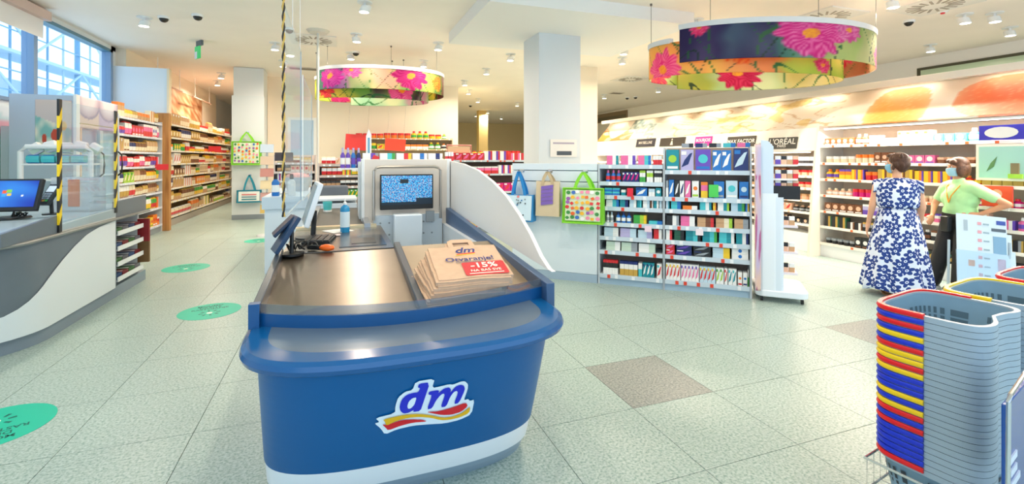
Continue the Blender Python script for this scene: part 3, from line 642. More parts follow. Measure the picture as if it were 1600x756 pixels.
# far end of the checkout: chair, cup etc
t = empty('office_chair', (-.12, 6.9, 0), R(8), 'grey office chair with a wide backrest at the end of the belt', 'chair')
CH_ = M('#6C727C', .8)
obj('backrest', MB().box(-.24, .24, -.03, .03, .98, 1.17, CH_), t, bevel=.03); obj('seat', MB().box(-.24, .24, -.45, .02, .45, .53, CH_), t, bevel=.03)
obj('gas_lift', MB().tube([(0, -.2, .1), (0, -.2, .46)], .03, BLACK), t); obj('back_stem', MB().tube([(0, -.05, .5), (0, .04, .75), (0, .03, 1.05)], .02, BLACK), t)
for k in range(5):
    a = k * 1.2566; obj('leg', MB().tube([(0, -.2, .12), (.26 * math.cos(a), -.2 + .26 * math.sin(a), .06)], .018, BLACK), t); obj('caster', MB().ball((.26 * math.cos(a), -.2 + .26 * math.sin(a), .03), .03, .02, .03, BLACK), t)
X, Z = atY(503, 6.0)
t = empty('tape_dispenser', (-.12, 5.6, .95), 0, 'turquoise mug shaped holder at the end of the conveyor', 'holder'); obj('holder_body', MB().lathe([(.04, .02), (.05, .11), (.044, .11), (.035, .03)], M('#56C6C8', .4), 14), t); obj('holder_base', MB().lathe([(.045, 0), (.045, .02)], WHITE, 14), t)
obj('bag_tray_unit', MB().box(-.3, .2, 6.02, 6.5, 0, 1.0, M('#CBD9E6', .4)).box(-.3, .2, 6.02, 6.5, 1.03, 1.06, M('#DDE6EE', .4)), label='pale blue box cabinet at the end of the conveyor belt', cat='cabinet', bevel=.006)
# third checkout cabinet left
t = empty('side_cabinet', (0, 0, 0), 0, 'pale blue white checkout cabinet standing behind the counter on its left', 'cabinet')
obj('cabinet_body', MB().box(-.93, -.42, 7.06, 9.2, 0, .86, M('#E1EBF4', .4)), t); obj('cabinet_top', MB().box(-.96, -.40, 7.02, 9.24, .86, 1.02, M('#CFDEEC', .4)), t)

# ------------------------------------------------------------------ hanging ropes and clear sheets
def rope(x, y, z0, z1, lab):
    t = empty('twisted_rope', (x, y, 0), 0, lab, 'rope')
    for k, col in enumerate((M('#D6B35A', .6), M('#2B2A2A', .6))):
        N = int((z1 - z0) / .012); pts = [(.006 * math.cos(i * .55 + k * math.pi), .006 * math.sin(i * .55 + k * math.pi), z0 + (z1 - z0) * i / N) for i in range(N + 1)]
        obj('strand', MB().tube(pts, .0065, col, 5), t, label=('golden' if k == 0 else 'black') + ' strand')
rope(-.36, 3.62, 1.13, CEIL, 'black and gold twisted rope hanging down at the left of the cashier desk')
X2, Y2 = -.36, 9.3
t = empty('support_tube', (X2, Y2, 0), 0, 'thin pale vertical tube reaching the ceiling behind the rope', 'tube')
obj('tube_body', MB().tube([(0, 0, 1.0), (0, 0, CEIL - .05)], .022, M('#D8D5CC', .4)), t); obj('ceiling_flange', MB().lathe([(.16, CEIL - .05), (.2, CEIL)], M('#D6CEC0', .4), 20), t)
def sheet(x0, x1, y0, y1, z0, z1, lab):
    t = empty('clear_screen', (0, 0, 0), 0, lab, 'protective screen')
    obj('clear_sheet', MB().box(x0, x1, y0, y1, z0, z1, PLEXI), t); E = M('#E2ECF0', .2)
    if x1 - x0 < .05:
        obj('edge_strip', MB().box(x0, x1, y0 - .006, y0, z0, z1, E), t); obj('edge_strip', MB().box(x0, x1, y1, y1 + .006, z0, z1, E), t); obj('edge_strip', MB().box(x0, x1, y0, y1, z0 - .006, z0, E), t)
    else:
        obj('edge_strip', MB().box(x0 - .006, x0, y0, y1, z0, z1, E), t); obj('edge_strip', MB().box(x1, x1 + .006, y0, y1, z0, z1, E), t); obj('edge_strip', MB().box(x0, x1, y0, y1, z0 - .006, z0, E), t)
    return t
s1_ = sheet(-.365, -.355, 3.66, 5.2, 1.12, 2.6, 'clear acrylic screen hanging beside the cashier desk, nearest the rope')
for y in (4.3, 5.1): obj('hanging_cord', MB().tube([(-.36, y, 2.6), (-.36, y, CEIL)], .003, M('#D8D8D8', .4)), s1_)
sheet(-.40, -.39, 6.0, 7.9, 1.05, 2.5, 'clear acrylic screen farther along the checkout beyond the first')


# ================================================================== FLOOR DOTS
def dot(x, y, r, rot, lab):
    t = empty('floor_marker', (x, y, 0), rot, lab, 'floor sticker')
    obj('sticker_disc', MB().lathe([(r, 0.0005), (r, .002)], M('#16BFA0', .45), 48), t)
    pr = MB(); K = M('#0C6A5C', .5); T = lambda a, b_: (a * r, b_ * r, .0026)
    put_text(pr, 'MOLIMO', T, K, .21, .02, dy=.66); put_text(pr, 'DRŽITE', T, K, .21, .02, dy=.46); put_text(pr, 'RASTOJANJE', T, K, .21, .02, dy=.26)
    for q in range(8): a = q * .785; pr.add([T(.2 * math.cos(a + s_) * 1, -.25 + .2 * math.sin(a + s_)) for s_ in (0, .25)] + [T(.34 * math.cos(a + s_), -.25 + .34 * math.sin(a + s_)) for s_ in (.25, 0)], [(0, 1, 2, 3)], K)
    pr.add([T(.1 * math.cos(q * .785), -.25 + .1 * math.sin(q * .785)) for q in range(8)], [tuple(range(8))], M('#E8F2E4', .5))
    obj('printed_lettering', pr, t, smooth=None)
for px, py, r, lab in ((-12, 668, .27, 'round turquoise floor sticker nearest the camera at the left counter'), (328, 486, .275, 'round turquoise floor sticker in the middle of the aisle beside the blue counter'), (291, 418.5, .285, 'round turquoise floor sticker beyond the end of the left counter'), (404, 376, .24, 'farthest round turquoise floor sticker near the left column')):
    x, y = G(px, py); dot(x, y, r, R(200) if px < 0 else R(10), lab)

# ================================================================== PRODUCTS AND SHELVING
PAL = {'white': '#F2F2F0', 'blue': '#1F74C4', 'navy': '#1B2E6E', 'teal': '#158F9E', 'turquoise': '#4CC3CC', 'red': '#D82B32', 'pink': '#EC6FA8', 'magenta': '#D4147E', 'purple': '#6A49B8', 'lilac': '#B9B2DC',
       'green': '#3FA548', 'lime': '#A4CF3C', 'yellow': '#F4CB2C', 'orange': '#F0822A', 'tan': '#CBA178', 'brown': '#7A4A2C', 'black': '#222428', 'grey': '#9AA2AA', 'cream': '#F0E2C4', 'gold': '#C9A24A', 'pale blue': '#C3DCEA', 'pale green': '#C8DCCB', 'dark green': '#1E5A44', 'peach': '#F0BFA0', 'clear': '#E8F0F2'}
def PM(n_): return M(PAL[n_], .38)
_pm = {}
def pbox(w_, d, h, cols, style='v'):
    key = ('b', round(w_, 3), round(d, 3), round(h, 3), tuple(cols), style)
    if key in _pm: return _pm[key]
    mb = MB(); n_ = len(cols)
    if style == 'v':
        fr = [.5, .3, .2][:n_] if n_ > 1 else [1]; s = sum(fr); a = -w_ / 2
        for c, f in zip(cols, fr): b_ = a + w_ * f / s; mb.box(a, b_, 0, d, 0, h, PM(c)); a = b_
    elif style == 'h':
        fr = [.45, .35, .2][:n_] if n_ > 1 else [1]; s = sum(fr); a = 0
        for c, f in zip(cols, fr): b_ = a + h * f / s; mb.box(-w_ / 2, w_ / 2, 0, d, a, b_, PM(c)); a = b_
    elif style == 'o':                        # box with a round emblem and a band
        mb.box(-w_ / 2, w_ / 2, 0, d, 0, h, PM(cols[0])); r = min(w_, h) * .32
        mb.add([(r * math.cos(q * .5236), -.002, h * .56 + r * math.sin(q * .5236)) for q in range(12)], [tuple(range(12))], PM(cols[1]))
        if n_ > 2: mb.add([(-w_ * .42, -.002, h * .08), (w_ * .42, -.002, h * .08), (w_ * .42, -.002, h * .2), (-w_ * .42, -.002, h * .2)], [(0, 1, 2, 3)], PM(cols[2]))
    elif style == 's':                        # swoosh print
        mb.box(-w_ / 2, w_ / 2, 0, d, 0, h, PM(cols[0]))
        mb.add([(-w_ * .45, -.002, h * .15), (w_ * .1, -.002, h * .3), (w_ * .42, -.002, h * .85), (w_ * .2, -.002, h * .8), (-w_ * .2, -.002, h * .5)], [(0, 1, 2, 3, 4)], PM(cols[1]))
        if n_ > 2: mb.add([(-w_ * .45, -.002, h * .75), (-w_ * .05, -.002, h * .75), (-w_ * .05, -.002, h * .92), (-w_ * .45, -.002, h * .92)], [(0, 1, 2, 3)], PM(cols[2]))
    elif style == 'f':                        # folded paper/foil pack: pillow shaped
        x, z = w_ / 2, h
        prof = [(0, .25), (.12, .8), (.5, 1), (.88, .8), (1, .15)]; vs = []
        for t_, k in prof: vs += [(-x * (.8 + .2 * k), d / 2 - d / 2 * k, z * t_), (x * (.8 + .2 * k), d / 2 - d / 2 * k, z * t_), (x * (.8 + .2 * k), d / 2 + d / 2 * k, z * t_), (-x * (.8 + .2 * k), d / 2 + d / 2 * k, z * t_)]
        for j in range(4):
            fs = [(j*4+q, j*4+(q+1) % 4, j*4+4+(q+1) % 4, j*4+4+q) for q in range(4)]
            mb.add(vs, fs, PM(cols[(j if n_ > 2 else (j in (1, 2)) * 1) % n_]))
        mb.add(vs[16:], [(0, 1, 2, 3)], PM(cols[0]))
    me = mb.mesh('pack'); _pm[key] = me; return me
def pbot(r, h, body, cap, lab=None, squat=False):
    key = ('t', round(r, 3), round(h, 3), body, cap, lab, squat)
    if key in _pm: return _pm[key]
    mb = MB()
    if squat: mb.lathe([(r * .9, 0), (r, h * .08), (r, h * .6)], PM(body), 8, c=(0, r, 0)).lathe([(r * 1.03, h * .6), (r * 1.03, h)], PM(cap), 8, c=(0, r, 0))
    else:
        mb.lathe([(r * .95, 0), (r, h * .05), (r, h * .62), (r * .45, h * .76)], PM(body), 8, c=(0, r, 0)).lathe([(r * .5, h * .76), (r * .45, h)], PM(cap), 8, c=(0, r, 0))
        if lab: mb.lathe([(r * 1.03, h * .18), (r * 1.03, h * .5)], PM(lab), 8, c=(0, r, 0))
    me = mb.mesh('bottle', 40); _pm[key] = me; return me
class Frame:
    def __init__(s, x, y, deg): s.o = (x, y); s.a = R(deg); s.c, s.s = math.cos(s.a), math.sin(s.a)
    def P(s, u, v, z=0): return (s.o[0] + u * s.c - v * s.s, s.o[1] + u * s.s + v * s.c, z)
def fixture(fr, W, D, shelves, H, name, label, cat, mat=LGREY, plinth=.12, pmat=None, backc=None, rail=None, ends=True, tags=('#E2472F', '#EEF2F6', '#EEF2F6'), railh=.035, shelf_d=None):
    t = empty(name, fr.P(0, 0, 0), fr.a, label, cat); sd = shelf_d or D - .03
    obj('plinth', MB().box(0, W, .02, D, 0, plinth, pmat or mat), t)
    obj('back_panel', MB().box(0, W, D - .03, D, plinth, H, backc or mat), t)
    if ends:
        obj('side_panel', MB().box(-.02, 0, 0, D, 0, H, mat), t); obj('side_panel', MB().box(W, W + .02, 0, D, 0, H, mat), t)
    for k, z in enumerate(shelves):
        s_ = obj('shelf', MB().box(.002, W - .002, .01, sd, z - .018, z, mat), t)
        obj('price_rail', MB().box(.002, W - .002, -.008, .008, z - railh, z + .004, rail or mat), s_)
        tg = MB(); u = .04 + random.random() * .08
        while u < W - .06:
            tg.box(u, u + .035, -.012, -.008, z - railh + .002, z - .002, M(random.choice(tags), .5)); u += random.choice((.09, .14, .2, .28))
        obj('price_tags', tg, s_, kind='stuff', smooth=None)
    return t
PUTS = []
def put(fr, me, u, v, z, name, label, cat, group, rz=0):
    o = obj(name, me, None, label, cat, group, loc=fr.P(u, v, z + .0005), rz=fr.a + rz); PUTS.append((label, u, o)); return o

# ------------------------------------------------------------------ dental gondola
ax, ay = G(937, 443); bx, by = G(1175, 467); ANG = math.degrees(math.atan2(by - ay, bx - ax)); DG = Frame(ax, ay, ANG); DW = math.hypot(bx - ax, by - ay)
def du(px):
    r = (px - 800) / F; l0, z0_ = CS * ax - SN * ay, SN * ax + CS * ay; dl = (CS * (bx - ax) - SN * (by - ay)) / DW; dz = (SN * (bx - ax) + CS * (by - ay)) / DW
    return (z0_ * r - l0) / (dl - dz * r)
US = du(1036)
PB = M('#A9C3D6', .4); DGM = M('#C4CDD4', .4)
SH = [.125, .415, .585, .755, .945, 1.085]
g1 = fixture(DG, US - .002, .42, SH + [1.25, 1.455], 1.47, 'shelf_gondola', 'grey metal gondola of toothpaste beside the slatted bag panel, narrower left half', 'shelving', DGM, .10, PB, M('#B09C90', .5), M('#C6D6E2', .4), ends=True, railh=.045)
FR2 = Frame(*DG.P(US + .02, 0)[:2], ANG)
g2 = fixture(FR2, DW - US - .04, .42, SH + [1.395], 1.66, 'shelf_gondola', 'grey metal gondola of toothbrushes and dental devices, wider half beside the makeup tower', 'shelving', DGM, .10, PB, M('#B8A498', .5), M('#C6D6E2', .4), ends=True, railh=.045)
# (row height, px0, px1, count across, stack, pack height, style, colours, noun)
D_ = [
 (1.455, 947, 966, 1, 2, .045, 'v', ('pink', 'white', 'teal'), 'toothpaste box'), (1.455, 969, 993, 1, 2, .045, 'v', ('pink', 'white', 'purple'), 'toothpaste box'), (1.455, 996, 1017, 1, 2, .045, 'v', ('pink', 'turquoise', 'blue'), 'toothpaste box'), (1.455, 1020, 1034, 3, 1, .11, 'h', ('red', 'white'), 'toothpaste box'),
 (1.25, 945, 970, 3, 1, .14, 'B', ('blue', 'pink', 'red'), 'mouthwash bottle'), (1.25, 972, 998, 4, 1, .12, 's', ('navy', 'magenta', 'white'), 'mouth spray box'), (1.25, 999, 1008, 2, 1, .14, 'h', ('green', 'white', 'lime'), 'toothbrush pack'), (1.25, 1010, 1020, 2, 1, .14, 'h', ('white', 'lime', 'white'), 'toothbrush pack'), (1.25, 1022, 1034, 3, 1, .14, 'h', ('white', 'black', 'white'), 'toothbrush pack'),
 (1.085, 944, 968, 2, 2, .035, 'h', ('blue', 'turquoise'), 'floss box'), (1.085, 970, 977, 1, 1, .07, 'h', ('teal', 'white'), 'floss box'), (1.085, 993, 1011, 1, 1, .10, 's', ('blue', 'white', 'navy'), 'whitening strip box'), (1.085, 1013, 1023, 2, 1, .09, 'h', ('white', 'pale blue'), 'interdental pack'), (1.085, 1024, 1033, 1, 1, .1, 'o', ('teal', 'white'), 'interdental pack'),
 (.945, 946, 967, 1, 3, .028, 'v', ('white', 'turquoise', 'blue'), 'toothpaste box'), (.945, 968, 981, 1, 2, .045, 'v', ('teal', 'navy'), 'toothpaste box'), (.945, 983, 994, 1, 2, .042, 'v', ('pale blue', 'white'), 'toothpaste box'), (.945, 995, 1002, 1, 2, .045, 'v', ('teal', 'turquoise'), 'toothpaste box'), (.945, 1004, 1015, 1, 2, .04, 'v', ('white', 'pale blue'), 'toothpaste box'), (.945, 1016, 1020, 1, 2, .045, 'v', ('brown', 'white'), 'toothpaste box'), (.945, 1021, 1029, 1, 2, .045, 'v', ('teal', 'white'), 'toothpaste box'), (.945, 1030, 1035, 1, 2, .045, 'v', ('pale blue', 'grey'), 'toothpaste box'),
 (.755, 946, 958, 2, 1, .125, 'B', ('white', 'pale blue', 'grey'), 'mouthwash bottle'), (.755, 961, 986, 3, 1, .125, 'B', ('blue', 'navy', 'white'), 'mouthwash bottle'), (.755, 989, 1010, 1, 2, .04, 'v', ('green', 'lime', 'yellow'), 'toothpaste box'), (.755, 1013, 1035, 1, 1, .04, 'v', ('turquoise', 'blue'), 'toothpaste box'),
 (.585, 943, 966, 1, 2, .042, 'v', ('pale blue', 'white'), 'toothpaste box'), (.585, 968, 994, 1, 2, .042, 'v', ('lilac', 'pale blue'), 'toothpaste box'), (.585, 996, 1019, 1, 2, .038, 'v', ('pale blue', 'lilac'), 'toothpaste box'), (.585, 1021, 1034, 1, 2, .045, 'v', ('red', 'white'), 'toothpaste box'),
 (.415, 946, 969, 1, 2, .042, 'v', ('pale green', 'white'), 'toothpaste box'), (.415, 970, 996, 1, 2, .042, 'v', ('pale green', 'grey'), 'toothpaste box'), (.415, 997, 1024, 1, 2, .042, 'v', ('white', 'pale green'), 'toothpaste box'),
 (.125, 942, 965, 5, 1, .17, 'h', ('white', 'black', 'red'), 'hanging brush pack'), (.125, 968, 996, 4, 1, .17, 'h', ('gold', 'white', 'navy'), 'toothpaste tube box'), (.125, 997, 1003, 1, 1, .16, 'h', ('turquoise', 'white'), 'toothpaste tube box'), (.125, 1004, 1022, 3, 1, .17, 's', ('teal', 'white', 'navy'), 'toothpaste tube box'), (.125, 1026, 1034, 1, 1, .17, 's', ('white', 'red', 'turquoise'), 'toothpaste tube box'),
 (1.395, 1038, 1061, 1, 1, .24, 'o', ('teal', 'lime', 'white'), 'electric toothbrush box'), (1.395, 1063, 1084, 1, 1, .24, 's', ('lilac', 'navy', 'white'), 'electric toothbrush box'), (1.395, 1086, 1111, 1, 1, .24, 'o', ('purple', 'turquoise', 'blue'), 'electric toothbrush box'), (1.395, 1113, 1143, 2, 1, .23, 's', ('blue', 'white', 'white'), 'electric toothbrush box'), (1.395, 1146, 1171, 1, 1, .25, 's', ('navy', 'pale blue', 'blue'), 'electric toothbrush box'),
 (1.085, 1038, 1044, 2, 1, .19, 'h', ('white', 'grey'), 'toothbrush pack'), (1.085, 1045, 1053, 1, 1, .2, 's', ('blue', 'white'), 'toothbrush pack'), (1.085, 1054, 1061, 1, 1, .19, 's', ('black', 'white'), 'toothbrush pack'), (1.085, 1062, 1069, 1, 1, .19, 's', ('white', 'navy'), 'toothbrush pack'), (1.085, 1070, 1079, 1, 1, .19, 's', ('pink', 'white'), 'toothbrush pack'), (1.085, 1081, 1092, 1, 1, .19, 'o', ('white', 'orange', 'lime'), 'toothbrush pack'), (1.085, 1095, 1106, 1, 1, .18, 'h', ('yellow', 'pink', 'orange'), 'toothbrush pack'), (1.085, 1108, 1113, 1, 1, .1, 'v', ('blue', 'navy'), 'brush head pack'), (1.085, 1115, 1132, 1, 1, .19, 'o', ('blue', 'white', 'grey'), 'oral shower box'), (1.085, 1134, 1153, 1, 1, .2, 'o', ('pale blue', 'turquoise', 'white'), 'oral shower box'), (1.085, 1155, 1172, 1, 1, .19, 'o', ('blue', 'pale blue', 'navy'), 'oral shower box'),
 (.945, 1040, 1046, 1, 2, .04, 'v', ('pale blue', 'teal'), 'toothpaste box'), (.945, 1048, 1064, 1, 2, .045, 'v', ('turquoise', 'blue'), 'toothpaste box'), (.945, 1066, 1090, 1, 1, .045, 'v', ('orange', 'white'), 'toothpaste box'), (.945, 1093, 1112, 1, 3, .035, 'v', ('turquoise', 'white', 'teal'), 'toothpaste box'), (.945, 1114, 1119, 1, 2, .05, 'v', ('yellow', 'orange'), 'toothpaste box'), (.945, 1121, 1140, 1, 3, .035, 'v', ('white', 'teal', 'lime'), 'toothpaste box'), (.945, 1142, 1164, 1, 3, .035, 'v', ('pale blue', 'teal', 'green'), 'toothpaste box'), (.945, 1165, 1172, 1, 2, .045, 'v', ('blue', 'yellow'), 'toothpaste box'),
 (.755, 1039, 1061, 1, 2, .045, 'v', ('black', 'white', 'grey'), 'toothpaste box'), (.755, 1063, 1086, 1, 2, .045, 'v', ('pink', 'white'), 'toothpaste box'), (.755, 1089, 1116, 1, 2, .042, 'v', ('tan', 'brown', 'red'), 'toothpaste box'), (.755, 1118, 1145, 1, 2, .042, 'v', ('tan', 'cream', 'lime'), 'toothpaste box'), (.755, 1147, 1172, 1, 2, .042, 'v', ('tan', 'grey'), 'toothpaste box'),
 (.585, 1038, 1050, 1, 2, .045, 'v', ('white', 'red'), 'toothpaste box'), (.585, 1053, 1069, 1, 2, .045, 'v', ('dark green', 'black'), 'toothpaste box'), (.585, 1071, 1095, 1, 2, .048, 'v', ('teal', 'turquoise', 'black'), 'toothpaste box'), (.585, 1097, 1121, 1, 2, .048, 'v', ('teal', 'turquoise', 'green'), 'toothpaste box'), (.585, 1123, 1148, 1, 2, .048, 'v', ('turquoise', 'teal', 'white'), 'toothpaste box'), (.585, 1150, 1172, 1, 2, .048, 'v', ('teal', 'white', 'navy'), 'toothpaste box'),
 (.415, 1038, 1054, 1, 2, .05, 's', ('red', 'pink', 'white'), 'toothpaste box'), (.415, 1056, 1081, 1, 2, .05, 's', ('navy', 'purple', 'white'), 'toothpaste box'), (.415, 1083, 1111, 1, 2, .05, 's', ('black', 'grey', 'navy'), 'toothpaste box'), (.415, 1113, 1141, 1, 2, .045, 'v', ('pale blue', 'yellow'), 'toothpaste box'), (.415, 1143, 1172, 1, 2, .048, 'o', ('white', 'blue'), 'toothpaste box'),
 (.125, 1038, 1063, 4, 1, .19, 's', ('white', 'red', 'yellow'), 'standing tube box'), (.125, 1064, 1092, 5, 1, .19, 's', ('white', 'pink', 'purple'), 'standing tube box'), (.125, 1093, 1118, 4, 1, .18, 's', ('pale blue', 'red', 'yellow'), 'standing tube box'), (.125, 1119, 1131, 2, 1, .18, 's', ('white', 'lime', 'green'), 'standing tube box'), (.125, 1132, 1137, 1, 1, .18, 's', ('white', 'red', 'red'), 'standing tube box'), (.125, 1138, 1151, 2, 1, .18, 's', ('white', 'teal', 'turquoise'), 'standing tube box'), (.125, 1153, 1160, 1, 1, .15, 'o', ('white', 'orange', 'red'), 'standing tube box'), (.125, 1161, 1168, 1, 1, .15, 'o', ('white', 'blue', 'navy'), 'standing tube box'), (.125, 1169, 1173, 1, 1, .18, 'h', ('green', 'white'), 'standing tube box'),
]
rows = sorted({d[0] for d in D_}, reverse=True)
used = {}
def uniq(lab, same=False):
    used[lab] = used.get(lab, 0) + 1; return lab
WHICH = {1.455: 'top shelf', 1.395: 'top shelf', 1.25: 'second shelf', 1.085: 'waist rail row', .945: 'row', .755: 'row', .585: 'row', .415: 'row', .125: 'bottom shelf'}
HN = {1.455: 'top', 1.395: 'top', 1.25: 'second', 1.085: 'third', .945: 'fourth', .755: 'fifth', .585: 'sixth', .415: 'seventh', .125: 'bottom'}
seen = {}
for i, (z, p0, p1, cnt, st, ph, style, cols, noun) in enumerate(D_):
    u0, u1 = du(p0), du(p1); half = 'left' if p1 < 1036 else 'right'
    if half == 'right': u0, u1 = max(u0, US + .03), min(u1, DW - .03)
    u0 = max(u0, .012)
    wd = (u1 - u0) / cnt
    colw = ' and '.join(dict.fromkeys(cols)) if len(set(cols)) < 3 else '%s, %s, %s' % tuple(cols)
    lab = '%s %s,%%s %s row, %s dental gondola' % (colw, noun, HN[z], half)
    many = cnt * st > 1
    for k in range(cnt):
        uc = u0 + wd * (k + .5)
        for s_ in range(st):
            if style == 'B': me = pbot(min(wd * .42, .03), ph, cols[0], cols[1], cols[2])
            else: ph_ = ph * 1.25 if st == 2 else ph; me = pbox(wd * .95, .06 if cnt > 1 else .1, ph_, cols, style)
            put(DG, me, uc, .02 + (.004 * (s_ % 2)), z + s_ * ((ph * 1.25 if st == 2 else ph) + .001), noun.replace(' ', '_'), lab % ('' if st == 1 else (' lower,', ' upper,')[s_] if st == 2 else (' lowest,', ' middle,', ' uppermost,')[s_]), noun.split()[-1], (colw + ' ' + noun + ' group ' + HN[z] + ' shelf') if many else None)
# brown hooks pack behind, header cards, wobblers
for px, z, c, s_, lab in ((985, 1.13, '#E3263C', (.07, .10), 'red square price card clipped to the third shelf of the dental gondola'), (1115, 1.17, '#4FCB5A', (.1, .14), 'bright green square card standing among the brush packs'), (1013, .705, '#F1D6E4', (.08, .07), 'pale pink shield shaped shelf card under the fifth shelf'), (1093, .70, '#F3E3EA', (.08, .07), 'pale card with orange tip hanging from the fifth shelf rail')):
    u = du(px); obj('shelf_card', MB().box(-s_[0] / 2, s_[0] / 2, -.004, 0, -s_[1] / 2, s_[1] / 2, M(c, .5)), label=lab, cat='sign', loc=DG.P(u, -.02, z), rz=DG.a)
# row of hanging header packs behind the big boxes
for k in range(6):
    put(FR2, pbox(.13, .05, .05, [('navy', 'white'), ('grey', 'black'), ('navy', 'grey'), ('black', 'grey'), ('turquoise', 'blue'), ('pink', 'blue')][k], 'v'), .09 + k * .15, .2, 1.661, 'brush_head_box', ['navy and white', 'grey and black', 'navy and grey', 'black and grey', 'turquoise and blue', 'pink and blue'][k] + ' flat box on top of the dental gondola', 'box', None) if k else None
# ------------------------------------------------------------------ slatted bag panel
ux, uy = DG.P(-1.15, 0)[:2]; BP = Frame(*DG.P(-1.16, .0)[:2], ANG)
t = empty('slat_panel_unit', BP.P(0, 0), BP.a, 'pale blue white slatted display panel with hanging shopping bags', 'display panel')
SLM = M('#DCE8F0', .4); hs = [.1, 1.14, 1.20, 1.38, 1.46]
obj('plinth', MB().box(0, 1.13, 0, .1, 0, .1, M('#A3B9CC', .4)), t)
for a, b_ in ((.102, 1.235), (1.245, 1.375), (1.385, 1.47)): obj('slat', MB().box(0, 1.13, 0, .06, a, b_, SLM), t, bevel=.004)
obj('backing', MB().box(0, 1.13, .05, .09, .1, 1.46, M('#8FA6B8', .5)), t)
def hook(fr, u, z, lab):
    t = empty('wall_hook', fr.P(u, 0, z), fr.a, lab, 'hook'); obj('hook_plate', MB().box(-.03, .03, -.006, 0, -.02, .02, CHROME), t)
    obj('hook_rod', MB().tube([(0, 0, 0), (0, -.12, .0), (0, -.14, .015)], .004, CHROME, 6), t)
def shopping_bag(fr, u, v, z, Wd, Hh, Dp, hl, body, strap, trim, lab, deco):
    # z = height of hook; bag body hangs below
    t = empty('shopping_bag', fr.P(u, v, z), fr.a, lab, 'shopping bag')
    b_ = MB(); zb, zt = -hl - Hh, -hl; e = Wd / 2; N = 10
    vs = [];
    for j in range(7):
        f = j / 6; zz = zb + (zt - zb) * f; dp = Dp * (1 - .55 * f) / 2; sag = .012 * math.sin(f * 3)
        for i in range(N): 
            x = -e + 2 * e * i / (N - 1); vs.append((x * (1 - .02 * f), -dp - sag * math.sin(i / (N - 1) * math.pi), zz - .012 * f * math.cos((i / (N - 1) - .5) * math.pi)))
        for i in range(N): x = e - 2 * e * i / (N - 1); vs.append((x * (1 - .02 * f), dp, zz - .012 * f * math.cos((i / (N - 1) - .5) * math.pi)))
    n2 = 2 * N; fs = [(j*n2+i, j*n2+(i+1) % n2, (j+1)*n2+(i+1) % n2, (j+1)*n2+i) for j in range(6) for i in range(n2)] + [tuple(range(n2))[::-1], tuple(range(6*n2, 7*n2))]
    b_.add(vs, fs, body); obj('bag_body', b_, t, smooth=60)
    if trim:
        tr = MB(); q = [(-e, -Dp / 2, zb), (e, -Dp / 2, zb), (e, -Dp * .23, zt), (-e, -Dp * .23, zt)]
        tr.tube([(a, b2 - .008, c) for a, b2, c in q], .011, trim, 6, closed=True); obj('bag_trim', tr, t)
    for s_ in (-1, 1):
        y = -Dp * .25 if s_ < 0 else Dp * .22
        for sx in (-1, 1):
            pts = []
            for k in range(9): f = k / 8; pts.append((sx * e * .45 * (1 - f ** 1.6), y * (1 - f) - .03 * f + s_ * .004, zt - (.06 if s_ < 0 else 0) * (1 - f) + (0 - zt) * f))
            hb_ = MB()
            for k in range(8):
                a, c = Vector(pts[k]), Vector(pts[k + 1]); w2 = Vector((.02, 0, 0)); d2 = Vector((0, .003, 0))
                hb_.add([a - w2 - d2, a + w2 - d2, a + w2 + d2, a - w2 + d2, c - w2 - d2, c + w2 - d2, c + w2 + d2, c - w2 + d2], [(0, 1, 5, 4), (2, 3, 7, 6), (1, 2, 6, 5), (3, 0, 4, 7), (0, 3, 2, 1), (4, 5, 6, 7)], strap)
            obj('bag_strap', hb_, t)
    if deco:
        de = MB(); deco(de, lambda x, f, o=0: (x, -Dp * (1 - .55 * f) / 2 - .014 - .004 * o - .012 * math.sin(f * 3) * math.sin((x + e) / (2 * e) * math.pi), zb + (zt - zb) * f), e); obj('bag_print', de, t, smooth=None)
    return t
def blob(mb, T, x, f, rx, rf, m, n=8, rot=0, o=0): mb.add([T(x + rx * math.cos(q * 6.2832 / n + rot), f + rf * math.sin(q * 6.2832 / n + rot), o) for q in range(n)], [tuple(range(n))], m)
def deco_fruit(mb, T, e):
    cs = ['#D8383A', '#F2B632', '#3E8E48', '#3D6FC0', '#F08FB0', '#9A5CB0', '#F2F2F0', '#E8672C']
    mb.add([T(-e * .86, .07), T(e * .86, .07), T(e * .86, .95), T(-e * .86, .95)], [(0, 1, 2, 3)], M('#D8E8C8', .6))
    for i in range(7):
        for j in range(6): blob(mb, T, -e * .74 + i * e * .245 + random.uniform(-.01, .01), .15 + j * .145 + random.uniform(-.03, .03), .028, .055, M(random.choice(cs), .6), random.choice((4, 6, 8)), random.random() * 3, 1)
def deco_birds(mb, T, e):
    mb.add([T(-e * .92, .06), T(e * .92, .06), T(e * .92, .97), T(-e * .92, .97)], [(0, 1, 2, 3)], M('#CFE6F4', .6))
    for i in range(16): blob(mb, T, random.uniform(-e * .8, e * .8), random.uniform(.2, .85), .012, .035, M(random.choice(('#4A5A66', '#8296A0', '#2F6FA8')), .6), 5, random.random() * 3, 1)
    blob(mb, T, 0, .93, .02, .05, M('#E58C8C', .6), 8, 0, 1)
def deco_text(mb, T, e):
    for k in range(5): 
        f = .36 + k * .11; mb.add([T(-e * .52, f - .05, 0), T(e * .5, f, 0), T(e * .5, f + .10, 0), T(-e * .52, f + .05, 0)], [(0, 1, 2, 3)], M('#7E62B8', .7))
    put_text(mb, 'DM', lambda x, y: T(x, .55 + y / .3 * 1, 1), M('#CDBBE6', .7), .05) if False else None
